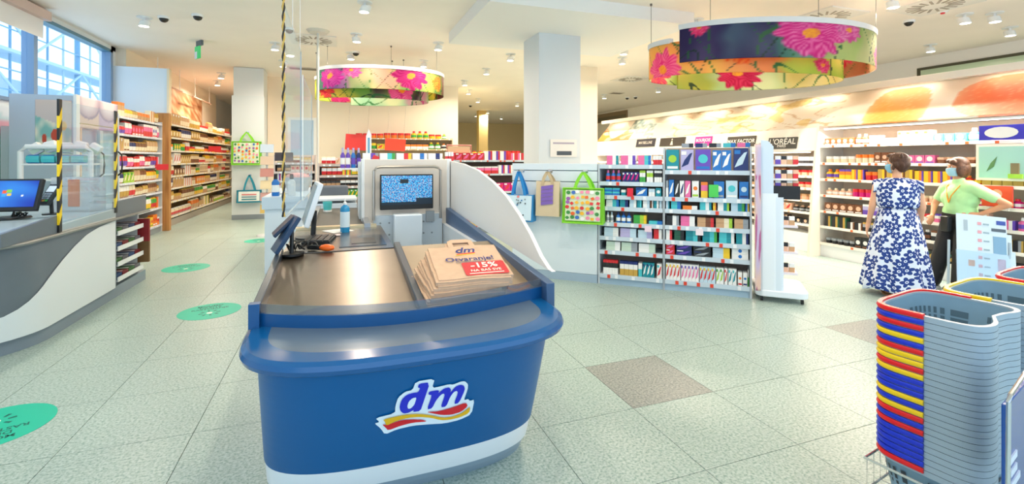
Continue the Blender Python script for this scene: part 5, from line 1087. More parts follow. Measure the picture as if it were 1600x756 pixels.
for z, n_ in ((.325, 5), (.545, 5), (.825, 5), (1.241, 6), (1.32, 6), (1.47, 6)):
    for k in range(n_):
        cc = [('magenta', 'white'), ('peach', 'brown'), ('purple', 'white'), ('peach', 'black'), ('tan', 'white'), ('red', 'peach')][k % 6]
        put(TW, pbox(.05, .05, .055 if z == 1.241 else .09, cc, 'h'), .11 + .055 * k if n_ == 6 else .11 + .06 * k, .06, z, 'makeup_pack', '%s and %s makeup pack on a tower shelf at height %s' % (cc[0], cc[1], {.325: 'ankle', .545: 'knee', .825: 'hip', 1.241: 'chest', 1.32: 'shoulder', 1.47: 'head'}[z]), 'pack', None)

# ================================================================== LEFT COUNTER
lt = empty('left_checkout_counter', (0, 0, 0), 0, 'grey left checkout counter with a large white swoosh on its side', 'checkout counter')
CG = M('#6B747E', .35, grain=.04, scale=4); XS = -2.3
def lring(grow, y0s, yb=7.3, r=.45):
    x1 = XS + grow; pts = [(x1, yb)]; fy = 4.35 + y0s
    for k in range(13): a = R(90 * k / 12); pts.append((x1 - r + r * math.cos(a), fy + r - r * math.sin(a) - 0))
    pts += [(-3.5, fy - .0), (-3.5, yb)]; return pts
def lprism(g, ys, z0, z1, m, mb=None, r=.45): mb = mb or MB(); return mb.prism(lring(g, ys, r=r), z0, z1, m)
obj('plinth', lprism(-.02, .25, 0, .12, M('#8794A0', .4), r=.6), lt, smooth=40)
# body with lean at the front
bd = MB(); hs = [.12, .3, .45, .6, .75, .86]; rs = [lring(0, .22 * (1 - (h - .12) / .74), 6.40, r=.55) for h in hs]; n = len(rs[0])
for j in range(len(hs) - 1): bd.add([(x, y, hs[j]) for x, y in rs[j]] + [(x, y, hs[j + 1]) for x, y in rs[j + 1]], [(i, (i + 1) % n, n + (i + 1) % n, n + i) for i in range(n)], CG)
bd.add([(x, y, hs[-1]) for x, y in rs[-1]], [tuple(range(n))], CG); obj('counter_body', bd, lt, smooth=40)
# white swoosh follows the side from the front low end to the back high end
sw_pts = []
for px, py in ((0, 512), (14, 507), (30, 496), (45, 478), (60, 455), (78, 430), (95, 408), (115, 385), (135, 366), (155, 354), (178, 345)):
    y, z = atX(px, XS); sw_pts.append((max(y, 4.55), hgt(py, z)))
sw = MB(); N = len(sw_pts)
yy = [4.66 + (6.36 - 4.66) * k / 24 for k in range(25)]
def top_at(y):
    for (a, ha), (b_, hb2) in zip(sw_pts, sw_pts[1:]):
        if a <= y <= b_: return ha + (hb2 - ha) * (y - a) / max(1e-6, b_ - a)
    return sw_pts[-1][1] if y > sw_pts[-1][0] else sw_pts[0][1]
def sidex(y, h):
    fy = 4.35 + .22 * (1 - (h - .12) / .74); r = .55; cy = fy + r
    return XS if y >= cy else XS - r + math.sqrt(max(0, r * r - (cy - y) ** 2))
vs = []; yy = [4.62] + yy[1:] ; K = 6
for y in yy:
    tp = max(.16, top_at(y))
    for q in range(K + 1): h = .122 + (tp - .122) * q / K; vs.append((sidex(y, h) + .006, y, h))
fs = [(i * (K + 1) + q, (i + 1) * (K + 1) + q, (i + 1) * (K + 1) + q + 1, i * (K + 1) + q + 1) for i in range(len(yy) - 1) for q in range(K)]
so = obj('white_swoosh', MB().add(vs, fs, M('#E8EDF0', .35)), lt, smooth=50)
obj('rim_rail', lprism(.035, -.03, .86, .885, M('#8E8F8C', .35, .3), r=.5), lt, smooth=40, bevel=.008)
def side_board(y0, y1, h0, h1, m, x=XS, th=.03): 
    vs = [(x - th, y0, .885), (x, y0, .885), (x, y1, .885), (x - th, y1, .885), (x - th, y0, h0), (x, y0, h0), (x, y1, h1), (x - th, y1, h1)]
    return MB().add(vs, [(0, 1, 2, 3), (4, 5, 6, 7), (0, 1, 5, 4), (1, 2, 6, 5), (2, 3, 7, 6), (3, 0, 4, 7)], m)
obj('side_board', side_board(4.5, 5.28, .98, 1.04, M('#667079', .35)), lt); obj('rear_board', side_board(6.38, 7.25, 1.06, 1.07, M('#6A737B', .35)), lt)
obj('screen_base', side_board(5.28, 6.38, .95, .98, M('#D6D4CC', .35)), lt)
obj('counter_top', MB().prism([(XS - .03, 4.5), (XS - .03, 7.2), (-3.5, 7.2), (-3.5, 4.42), (-2.7, 4.42)], .93, .975, M('#B8CBD8', .2)), lt)
# open magazine rack at the counter end
mr = empty('magazine_rack', (0, 0, 0), 0, 'white tiered rack of magazines under the far end of the left counter', 'rack')
obj('end_panel', MB().box(-2.36, -2.24, 7.16, 7.2, .5, .78, M('#8E1A22', .5)).box(-2.36, -2.24, 7.16, 7.2, .24, .5, M('#7A5A34', .5)), mr, label='dark red and brown end panel')
obj('rack_back', MB().box(-2.84, -2.78, 6.42, 7.16, .13, .85, WHITE), mr); obj('rack_side', MB().box(-2.8, -2.36, 7.16, 7.2, .13, .85, WHITE), mr)
for k, z in enumerate((.17, .34, .51, .68)):
    s_ = obj('rack_tier', MB().box(-2.78, -2.30, 6.42, 7.14, z, z + .012, WHITE), mr); obj('tier_lip', MB().box(-2.30, -2.29, 6.42, 7.14, z, z + .05, WHITE), s_)
    for q in range(4):
        cols = ('#2C4A78', '#7A1E28', '#3E6E3A', '#6A6A72'); nm_ = ('blue', 'dark red', 'green', 'grey')
        obj('magazine', MB().box(-2.72, -2.32, 6.44 + q * .175, 6.60 + q * .175, z + .013, z + .075, M(cols[(k * 2 + q) % 4], .4)).box(-2.69, -2.34, 6.46 + q * .175, 6.5 + q * .175, z + .075, z + .077, WHITE), label='%s magazine, %s along the %s tier of the counter rack' % (nm_[(k * 2 + q) % 4], ORD[q], ('bottom', 'second', 'third', 'top')[k]), cat='magazine')
# caution taped clear screen
ts = empty('taped_screen', (0, 0, 0), 0, 'clear screen edged with yellow and black caution tape on the left counter', 'protective screen')
obj('clear_sheet', MB().box(XS + .002, XS + .012, 5.27, 6.36, .9, 2.04, PLEXI), ts)
def tape(y, z0, z1):
    mb = MB(); n_ = int((z1 - z0) / .10); w2 = .022
    for k in range(n_):
        a = z0 + (z1 - z0) * k / n_; b_ = z0 + (z1 - z0) * (k + 1) / n_; s_ = .042
        zz = [max(z0, a - s_), a + s_ if k else a, min(z1, b_ + s_), b_ - s_ if k < n_ - 1 else b_]
        for dx in (0,):
            mb.add([(XS + .016, y - w2, max(z0, a - s_ * 1)), (XS + .016, y + w2, min(z1, a + s_) if k else z0), (XS + .016, y + w2, min(z1, b_ + s_)), (XS + .016, y - w2, max(z0, b_ - s_) if k < n_ - 1 else z1),
                    (XS - .002, y - w2, max(z0, a - s_ * 1)), (XS - .002, y + w2, min(z1, a + s_) if k else z0), (XS - .002, y + w2, min(z1, b_ + s_)), (XS - .002, y - w2, max(z0, b_ - s_) if k < n_ - 1 else z1)],
                   [(0, 1, 2, 3), (4, 7, 6, 5), (0, 4, 5, 1), (1, 5, 6, 2), (2, 6, 7, 3), (3, 7, 4, 0)], M('#F6D11A', .4) if k % 2 else BLACK)
    return mb
obj('caution_tape', tape(5.25, .89, 2.05), ts, smooth=None); obj('caution_tape', tape(6.36, .94, 2.05), ts, smooth=None)
obj('top_edge', MB().box(XS + .002, XS + .012, 5.6, 6.3, 1.86, 1.866, M('#C8B880', .3)), ts)
# left counter monitor + terminal
lm = empty('cashier_touchscreen', (-2.83, 5.60, .985), R(-8), 'black framed touchscreen with a blue desktop on the left counter', 'monitor')
TT_ = tilt(R(-18), 0, 0, 0, 0, .22)
obj('monitor_case', MB().box(-.26, .26, 0, .04, -.15, .15, BLACK, TT_), lm, bevel=.008)
def desk(u, v):
    c = mix(hx('#0A2C9C'), hx('#3CA0E8'), .9 - 1.1 * math.hypot(u - .45, v - .5) + .15 * math.sin(6 * v + 4 * u))
    for cx, cy, col in ((.47, .58, '#E8552A'), (.55, .6, '#7CC242'), (.48, .46, '#3C9AE0'), (.56, .47, '#F4C430')):
        if abs(u - cx) < .035 and abs(v - cy) < .055: c = hx(col)
    if math.hypot(u - .78, (v - .42) * .6) < .02: c = hx('#F0F4F8')
    return c
def mpos2(u, v): return TT_(-.235 + u * .47, -.003, -.115 + v * .245)
painted('monitor_screen', 60, 34, mpos2, desk, SCREEN, parent=lm)
obj('monitor_stem', MB().tube([(.0, .05, .2), (0, .1, .1), (0, .08, .01)], .02, BLACK), lm); obj('monitor_foot', MB().lathe([(.13, 0), (.12, .015)], BLACK, 18, c=(0, .08, 0)), lm)
pt_ = empty('card_terminal', (-2.58, 5.72, 1.0), R(-25), 'dark card payment terminal on a stand beside the touchscreen', 'card terminal')
T3 = tilt(R(-35), 0, 0, 0, 0, .2)
obj('terminal_case', MB().box(-.055, .055, 0, .035, -.11, .11, M('#22282E', .35), T3), pt_, bevel=.006); obj('terminal_screen', MB().box(-.04, .04, -.003, 0, .02, .085, M('#C8D8E8', .3, emit=.4), T3), pt_)
for i in range(3):
    for j in range(4): obj('key', MB().box(-.038 + i * .027, -.016 + i * .027, -.005, 0, -.085 + j * .024, -.067 + j * .024, M(['#D83A2A', '#F4C430', '#3BB34A'][i] if j == 0 else '#8FA3B8', .4), T3), pt_)
obj('terminal_stem', MB().tube([(0, .02, .18), (0, .03, .01)], .015, BLACK), pt_); obj('terminal_foot', MB().lathe([(.07, 0), (.07, .012)], BLACK, 16, c=(0, .03, 0)), pt_)
for k in range(3):
    pts = [(-2.78 + .05 * math.sin(i * .7 + k), 5.66 + .03 * i * .5, .985 + .05 * abs(math.sin(i * .9 + k * 2))) for i in range(8)]
    obj('cable', MB().tube(pts, .006, BLACK, 6), label='black cable looping between touchscreen and card terminal, %s from the screen' % ORD[k], cat='cable', group='counter cables')
# clutter behind the taped screen: acrylic organiser with orange notice, white rack
ab = empty('acrylic_organiser', (-2.62, 6.2, .975), R(-20), 'clear acrylic organiser box with an orange printed notice', 'organiser')
obj('organiser_box', MB().box(-.2, .2, 0, .2, 0, .36, clear('cloudy_acrylic', (.86, .9, .94), .15, .28)), ab); obj('orange_notice', MB().box(-.02, .1, -.004, 0, .06, .34, M('#D8703C', .6)), ab)
for k in range(5): obj('acrylic_shelf', MB().box(-.19, .19, .01, .19, .05 + k * .07, .056 + k * .07, M('#DDE4EA', .3)), ab)
wr = empty('white_wire_rack', (-3.35, 7.6, 0), R(0), 'white rounded rack with blue packs behind the left counter', 'rack')
obj('rack_frame', MB().tube([(-.35, 0, .0), (-.35, 0, 1.62), (-.3, 0, 1.68), (.3, 0, 1.68), (.35, 0, 1.62), (.35, 0, 0)], .03, WHITE, 8), wr)
for z in (1.0, 1.25, 1.45): obj('rack_shelf', MB().box(-.35, .35, -.02, .25, z, z + .02, WHITE), wr)
for k in range(4): obj('sponge_pack', pbox(.13, .12, .11, ('blue', 'turquoise'), 'f'), label='blue soft pack, %s from left on the white rack behind the left counter' % ORD[k], cat='pack', group='blue soft packs on the rack', loc=(-3.6 + k * .15, 7.62, 1.471))
for k in range(5): obj('snack_pouch', pbox(.12, .1, .14, ('white', 'pale green', 'white'), 'f'), label='white soft pouch, %s from left on top of the white rack' % ORD[k], cat='pouch', group='white pouches on the rack', loc=(-3.55 + k * .13, 7.64, 1.62 if k % 2 else 1.6), rz=(0, .3 * (k - 2), 0))

# ================================================================== BASKETS
GB = M('#7FA0B6', .42, name='basket_grey'); BR_ = M('#B4B4B0', .4)
def basket_outline(s=1.0, n=64):
    L2, D2 = .232 * s, .178 * s; pts = []
    for k in range(n):
        a = 2 * math.pi * k / n; c, s_ = math.cos(a), math.sin(a)
        x = L2 * math.copysign(abs(c) ** .42, c); y = D2 * math.copysign(abs(s_) ** .42, s_)
        if s_ < 0:                              # concave waist side
            y += .045 * s * math.exp(-((x - .03) / .10) ** 2) * (1 if abs(s_) > .3 else 0)
        pts.append((x, y))
    return pts
def basket_parts():
    n = 64; hs_ = [(-.215, .80), (-.21, .83), (-.12, .90), (-.035, .965), (-.03, .985), (-.004, .99), (0, 1.0)]
    b_ = MB(); vs = []
    for z, s_ in hs_: vs += [(x, y, z) for x, y in basket_outline(s_)]
    # inner wall
    for z, s_ in [(0, .965), (-.03, .955), (-.12, .885), (-.205, .815)]: vs += [(x, y, z) for x, y in basket_outline(s_)]
    R_ = len(hs_) + 4; fs = []
    for j in range(R_ - 1):
        for k in range(n): fs.append((j*n+k, j*n+(k+1) % n, (j+1)*n+(k+1) % n, (j+1)*n+k))
    fs += [tuple(range(n))[::-1], tuple(range((R_ - 1) * n, R_ * n))]
    b_.add(vs, fs, GB); body = b_.mesh('basket_body', 50)
    rim = MB(); o1, o2 = basket_outline(1.045), basket_outline(.96); vs = []
    for z, o in ((-.0205, o1), (.002, o1), (.002, o2), (-.006, o2)): vs += [(x, y, z) for x, y in o]
    rim.add(vs, [(j*n+k, j*n+(k+1) % n, ((j+1) % 4)*n+(k+1) % n, ((j+1) % 4)*n+k) for j in range(4) for k in range(n)], M('#9DB0BE', .4)); rim = rim.mesh('basket_rim', 30)
    hm = {}
    o3 = basket_outline(1.075); idx = [k for k in range(n) if o3[k][1] > -.02]; 
    for nm_, col in (('red', '#E3141C'), ('blue', '#0F2FC8'), ('yellow', '#F6CF10')):
        h_ = MB(); P3 = [o3[k] for k in idx]; vs = []; NN = len(P3)
        oo = basket_outline(1.0)
        for i_, k in enumerate(idx):
            a, b2 = oo[k], o3[k]; q = .012
            vs += [(a[0], a[1], -.010), (b2[0], b2[1], -.010), (b2[0] * 1.02, b2[1] * 1.02, 0), (b2[0], b2[1], .010), (a[0], a[1], .010)]
        fs = [(i_*5+q, i_*5+(q+1) % 5, i_*5+5+(q+1) % 5, i_*5+5+q) for i_ in range(NN - 1) for q in range(5)] + [(4, 3, 2, 1, 0), tuple((NN - 1) * 5 + q for q in range(5))]
        h_.add(vs, fs, M(col, .35)); hm[nm_] = h_.mesh('basket_handle', 60)
    # recessed dark grid holes as separate part on the outer wall (lower half)
    g = MB(); DK = M('#39424C', .6)
    for row in range(5):
        z0_, z1_ = -.05 - row * .03, -.072 - row * .03
        for k in range(0, n, 1):
            f = (z0_ + .215) / .215; s0, s1 = .80 + .18 * (z0_ + .215) / .18, .80 + .18 * (z1_ + .215) / .18
            s0, s1 = min(.985, s0) + .006, min(.985, s1) + .006
            a0, a1 = basket_outline(s0)[k], basket_outline(s0)[(k + 1) % n]; c0, c1 = basket_outline(s1)[k], basket_outline(s1)[(k + 1) % n]
            L_ = lambda p, q, t_: (p[0] + (q[0] - p[0]) * t_, p[1] + (q[1] - p[1]) * t_)
            if k % 2: continue
            e_ = [L_(a0, a1, .1), L_(a0, a1, .95), L_(c0, c1, .95), L_(c0, c1, .1)]
            if math.dist(a0, a1) < .005: continue
            g.add([(e_[0][0], e_[0][1], z0_), (e_[1][0], e_[1][1], z0_), (e_[2][0], e_[2][1], z1_), (e_[3][0], e_[3][1], z1_)], [(0, 1, 2, 3)], DK)
    # inside holes
    for row in range(3):
        z0_, z1_ = -.06 - row * .035, -.087 - row * .035
        for k in range(0, n, 2):
            s0 = .955 - .07 * (abs(z0_) - .03) / .09 - .006; s1 = .955 - .07 * (abs(z1_) - .03) / .09 - .006
            a0, a1 = basket_outline(s0)[k], basket_outline(s0)[(k + 1) % n]; c0, c1 = basket_outline(s1)[k], basket_outline(s1)[(k + 1) % n]
            g.add([(a0[0], a0[1], z0_), (a1[0], a1[1], z0_), (c1[0], c1[1], z1_), (c0[0], c0[1], z1_)], [(0, 1, 2, 3)], M('#4C6878', .6))
    return body, rim, hm, g.mesh('grid_holes')
bb, brm, bhm, bgh = basket_parts()
seq = 'r b r b y b r y y r y b b b y b y r b r b b b b b r'.split(); CN_ = {'r': 'red', 'b': 'blue', 'y': 'yellow'}
PITCH = .0244
def stack(cx, cy, top_h, rot, seq, which, nm_):
    for i, s_ in enumerate(seq):
        col = CN_[s_]; z = top_h - i * PITCH
        if i == 0: lab, gp = 'grey shopping basket with a %s handle, topmost of the %s stack' % (col, which), None
        elif i == len(seq) - 1: lab, gp = 'grey shopping basket with a %s handle, lowest of the %s stack' % (col, which), None
        else: lab, gp = 'grey basket with a %s handle, %s from the top of the %s stack' % (col, ORD[i], which), 'baskets nested in the %s stack' % which
        t = empty('shopping_basket', (cx, cy, z), rot, lab, 'basket', gp)
        obj('basket_body', bb, t); obj('basket_rim', brm, t); obj('basket_handle', bhm[col], t, label=col + ' handle')
        if i in (0, len(seq) - 1): obj('grid_holes', bgh, t, kind='stuff')
ROTB = R(10); 
stack(2.415, 1.258, .905, ROTB, seq, 'nearest', 0)
stack(2.945, 1.296, .905, ROTB, 'y b r b b y r b y b r b b y b r y b b r b y b r b b'.split(), 'middle', 1)
stack(3.475, 1.346, .912, ROTB, 'r b y b r b y b b r y b r b b y b r b y r b b r y b'.split(), 'farthest', 2)
rk = empty('basket_trolley', (2.425, 1.262, 0), ROTB, 'low chrome wire trolley under the nearest basket stack', 'trolley')
zt = .24
lo_ = [(-.26, -.2), (.26, -.2), (.26, .2), (-.26, .2)]
for z in (.10, zt): obj('wire_ring', MB().tube([(a, b_, z) for a, b_ in lo_], .006, CHROME, 8, closed=True), rk)
for k in range(9): x = -.24 + k * .06; obj('wire', MB().tube([(x, -.2, zt), (x, -.2, .10), (x, .2, .10), (x, .2, zt)], .003, CHROME, 5), rk)
for a, b_ in lo_: obj('caster', MB().lathe([(.024, -.01), (.024, .01)], BLACK, 12, T=lambda p, q, c, a=a, b_=b_: (a * .9 + c, b_ * .9 + p, .0245 + q)), rk)
for X_, Y_, lab in ((2.955, 1.30, 'middle'), (3.485, 1.35, 'farthest')):
    t = dup(rk); t.location = (X_, Y_, 0); t['label'] = 'low chrome wire trolley under the %s basket stack' % lab
# near wire stand with blue panel at the right edge
ws = empty('wire_stand', (1.875, .775, 0), R(14), 'chrome wire stand with a blue printed panel at the right edge', 'stand')
obj('stand_frame', MB().tube([(-.03, .05, .0), (-.012, .05, .5), (0, .05, .81), (.02, .05, .825), (.42, .05, .86), (.44, .05, .84), (.44, .05, 0)], .006, CHROME, 8), ws)
obj('stand_wire', MB().tube([(-.02, .05, .3), (.44, .05, .34)], .004, CHROME, 6), ws); obj('blue_panel', MB().box(.05, .42, .062, .075, .42, .78, M('#1F4F9C', .2)), ws, bevel=.003)
obj('panel_print', MB().box(.08, .16, .058, .062, .55, .57, M('#D8E4F4', .4)).box(.06, .16, .058, .062, .59, .61, M('#D8E4F4', .4)).box(.06, .2, .058, .062, .51, .53, M('#D8E4F4', .4)), ws)
obj('stand_basket', MB().box(.06, .42, -.14, .045, .05, .34, M('#2A2E33', .5)), ws)
obj('stand_foot', MB().box(-.04, .45, .03, .07, 0, .02, CHROME), ws)

# ------------------------------------------------------------------ flyer stand near the women
fx, fy = G(1535, 470)
fs_ = empty('flyer_stand', (6.02, 2.86, 0), R(-40), 'tilted acrylic flyer stand with pale printed sheets before the women', 'flyer stand')
TF = tilt(R(-14), R(5), 0, 0, 0, .55)
for k, (dx, dz, dy, lab) in enumerate(((0, 0, 0, 'front sheet'), (.06, -.1, .05, 'middle sheet'), (.11, -.2, .1, 'rear sheet'))):
    obj('flyer_sheet', MB().box(-.20 + dx, .20 + dx, dy, dy + .006, -.3 + dz, .42 + dz * 1.6, M('#D3E2EC', .35), TF), fs_)
    obj('acrylic_pocket', MB().box(-.21 + dx, .21 + dx, dy - .008, dy - .004, -.32 + dz, .05 + dz, PLEXI, TF), fs_)
def fpr(x0, x1, z0, z1, c): obj('printed_block', MB().box(x0, x1, -.004, 0, z0, z1, M(c, .5), TF), fs_)
for k in range(7): z = .32 - k * .085; fpr(-.03, .0, z, z + .03, '#E0A0AC'); fpr(.015, .06, z + .005, z + .02, '#9AB0BC')
for q in ((.09, .19, .05, .22, '#7FA8C8'), (.12, .19, .34, .38, '#3A52A8'), (.08, .19, .27, .3, '#55606C'), (.12, .18, -.12, .0, '#C8A8C0'), (-.11, -.06, -.1, -.04, '#D8A080'), (-.14, -.11, .25, .36, '#A8B8C4')): fpr(*q)
obj('stand_post', MB().tube([(-.24, .08, .02), (-.24, .06, .7)], .012, M('#B8C8D4', .3)), fs_); obj('stand_post', MB().tube([(.24, .08, .02), (.24, .06, .7)], .012, M('#B8C8D4', .3)), fs_); obj('stand_base', MB().box(-.28, .28, -.12, .25, 0, .02, M('#30353A', .4)), fs_)

# ================================================================== PEOPLE
by = {}
for lab_, u_, o_ in PUTS: by.setdefault(lab_, []).append((u_, o_))
for lab_, L_ in by.items():
    if len(L_) > 1:
        L_.sort(key=lambda q: q[0])
        for k, (u_, o_) in enumerate(L_):
            if k < len(ORD): o_['label'] = lab_ + ', ' + (ORD[k] + ' from left' if k < len(L_) - 1 else 'rightmost such')
def cap(mb, p0, r0, p1, r1, n=14, sx=1.0, sy=1.0, m=None):
    p0, p1 = Vector(p0), Vector(p1); d = p1 - p0; L = d.length; K = 5; pts = []; rs = []
    for i in range(K + 1): a = math.pi / 2 * i / K; pts.append(p0 - d.normalized() * r0 * math.cos(a) * 1); rs.append(max(.001, r0 * math.sin(a)))
    for i in range(1, 4): f = i / 4; pts.append(p0 + d * f); rs.append(r0 + (r1 - r0) * f)
    for i in range(K + 1): a = math.pi / 2 * (1 - i / K); pts.append(p1 + d.normalized() * r1 * math.cos(a)); rs.append(max(.001, r1 * math.sin(a)))
    mb.tube(pts, rs, m, n)
def remesh(mb, name, voxel, smooth_it, mat, parent, label=None, decimate=None):
    me = mb.mesh(name); o = bpy.data.objects.new(name, me); C.objects.link(o)
    r_ = o.modifiers.new('r', 'REMESH'); r_.mode = 'VOXEL'; r_.voxel_size = voxel; r_.use_smooth_shade = True
    s_ = o.modifiers.new('s', 'SMOOTH'); s_.iterations = smooth_it; s_.factor = .5
    dg = bpy.context.evaluated_depsgraph_get(); m2 = bpy.data.meshes.new_from_object(o.evaluated_get(dg)); bpy.data.objects.remove(o)
    m2.materials.clear(); m2.materials.append(mat)
    for p in m2.polygons: p.use_smooth = True; p.material_index = 0
    return obj(name, m2, parent, label)
def hand(mb, wrist, d, side, curl, m, thumb):
    d = Vector(d).normalized(); side = Vector(side).normalized(); nrm = d.cross(side).normalized(); w0 = Vector(wrist)
    cap(mb, w0, .022, w0 + d * .03, .024, m=m)
    for k in range(4): b_ = w0 + d * .02 + side * (k - 1.5) * .012; cap(mb, b_, .015, w0 + d * .085 + side * (k - 1.5) * .019, .0125, 8, m=m)
    for k, L in enumerate((.068, .078, .074, .058)):
        p = w0 + d * .085 + side * (k - 1.5) * .0195; dd = d
        for s_ in (.42, .32, .26):
            dd = (dd + nrm * curl).normalized(); q = p + dd * L * s_; cap(mb, p, .0092, q, .0082, 8, m=m); p = q
    p = w0 + d * .025 - side * .02 * thumb; q = p + (d * .6 - side * thumb * .8 + nrm * .2).normalized() * .035; cap(mb, p, .013, q, .0105, 8, m=m); cap(mb, q, .0105, q + (d * .9 - side * thumb * .3 + nrm * .3).normalized() * .032, .0085, 8, m=m)
SKIN = M('#DDA888', .5, grain=.04, scale=12); SKIN2 = M('#D99A74', .5, grain=.04, scale=12)
def head_geo(mb, c, yaw, m, s=1.0):
    Rm = Matrix.Rotation(yaw, 4, 'Z'); T = lambda a, b_, z: tuple(Vector(c) + (Rm @ Vector((a * s, b_ * s, z * s))))
    mb.ball((0, -.008, .02), .074, .092, .098, m, 20, 14, T); mb.ball((0, .022, -.045), .056, .066, .066, m, 16, 10, T)      # skull, jaw
    mb.ball((0, .062, -.095), .022, .02, .018, m, 10, 6, T)
    mb.ball((0, .092, -.02), .012, .02, .026, m, 10, 6, T); mb.ball((0, .082, .0), .009, .012, .03, m, 8, 6, T)      # nose
    mb.ball((0, .08, -.06), .024, .012, .009, m, 10, 6, T); mb.ball((0, .078, .026), .05, .012, .012, m, 10, 6, T)
    for sx in (-1, 1): mb.ball((sx * .076, -.006, -.012), .009, .018, .028, m, 8, 6, T); mb.ball((sx * .038, .055, -.03), .024, .024, .024, m, 8, 6, T)
    return T
def face_bits(parent, T, s=1.0):
    e = MB(); 
    for sx in (-1, 1): e.ball((sx * .03, .079, .006), .0125, .008, .008, M('#F2EEEA', .3), 10, 6, T)
    obj('eyes', e, parent); e = MB()
    for sx in (-1, 1): e.ball((sx * .03, .0855, .006), .006, .003, .006, M('#3A2A1E', .2), 8, 6, T); e.ball((sx * .031, .086, .026), .016, .004, .0035, M('#4A3022', .6), 8, 6, T)
    obj('irises_and_brows', e, parent)
def mask(parent, T, col):
    nu, nv = 12, 8; vs = []
    for j in range(nv + 1):
        f = j / nv; z = -.105 + .10 * f
        for i in range(nu + 1):
            a = R(-72 + 144 * i / nu); r = 1; wob = .004 * (j % 2)
            rx = .068; ry = .102 + .010 * math.sin(f * math.pi) - (.03 * (1 - f) ** 2)
            vs.append(T(rx * math.sin(a) * (1 - .18 * (1 - f) ** 2), ry * math.cos(a) + .004 + wob - (.012 if f > .9 else 0), z))
    fs = [(j*(nu+1)+i, j*(nu+1)+i+1, (j+1)*(nu+1)+i+1, (j+1)*(nu+1)+i) for j in range(nv) for i in range(nu)]
    o = obj('face_mask', MB().add(vs, fs, M(col, .7)), parent, label='light blue face mask', smooth=60); s_ = o.modifiers.new('t', 'SOLIDIFY'); s_.thickness = .003
    st = MB()
    for sx in (-1, 1): st.tube([T(sx * .066, .03, -.03), T(sx * .079, .0, .0), T(sx * .082, -.02, .0), T(sx * .07, .02, -.085)], .0018, WHITE, 5)
    obj('mask_straps', st, parent)
# ---- woman in the printed dress
wx, wy = G(1402, 461); HW = 1.60
w1 = empty('person', (wx, wy, 0), R(-52), 'woman in a white and navy flower print dress with short brown hair', 'person')
b_ = MB()
cap(b_, (0, 0, .97), .125, (0, .01, 1.15), .115); cap(b_, (-.09, 0, .90), .09, (.09, 0, .90), .09); cap(b_, (-.10, .01, 1.22), .075, (.10, .01, 1.22), .075)
cap(b_, (0, 0, 1.25), .055, (0, .015, 1.37), .045)
for s_ in (-1, 1):
    cap(b_, (s_ * .14, 0, 1.255), .052, (s_ * .165, 0, 1.22), .05)
    cap(b_, (s_ * .085, 0, .86), .085, (s_ * .085, .01, .47), .052); cap(b_, (s_ * .085, .01, .47), .052, (s_ * .085, -.01, .09), .033)
    cap(b_, (s_ * .085, -.02, .045), .035, (s_ * .095, .12, .03), .028)
    for k in range(5): cap(b_, (s_ * (.07 + k * .012), .12, .022), .012, (s_ * (.072 + k * .013), .155 - .006 * k, .018), .009, 8)
# left arm (image left) hangs slightly out; right arm hangs
cap(b_, (-.18, 0, 1.22), .044, (-.225, -.01, .99), .036); cap(b_, (-.225, -.01, .99), .035, (-.255, .05, .79), .024)
hand(b_, (-.258, .055, .775), (-.15, .15, -1), (0, 1, .1), .22, None, -1)
cap(b_, (.18, 0, 1.22), .044, (.215, .0, .99), .036); cap(b_, (.215, .0, .99), .035, (.20, .09, .80), .024)
hand(b_, (.198, .095, .785), (-.05, .2, -1), (0, 1, .1), -.22, None, -1)
Th = head_geo(b_, (0, .02, 1.475), R(62), None)
remesh(b_, 'body', .0075, 6, SKIN, w1)
face_bits(w1, Th); mask(w1, Th, '#7FC0E0')
hr = MB(); HAIR = M('#4A2C1C', .55, grain=.35, scale=60, bump=.3)
hr.ball((0, -.022, .04), .088, .098, .088, HAIR, 24, 14, Th); hr.ball((0, -.045, .0), .084, .078, .085, HAIR, 20, 12, Th); hr.ball((0, -.05, -.05), .06, .045, .05, HAIR, 14, 10, Th); hr.ball((.0, .055, .088), .055, .04, .026, HAIR, 14, 8, Th)
for k in range(26):
    a = random.uniform(.9, 5.4); q = random.uniform(-.05, .09); hr.ball((.084 * math.sin(a + 3.14), -.03 + .082 * math.cos(a + 3.14) * 1, q), .016, .016, .032, HAIR, 8, 6, Th)
remesh(hr, 'hair', .006, 2, HAIR, w1, 'short brown hair')
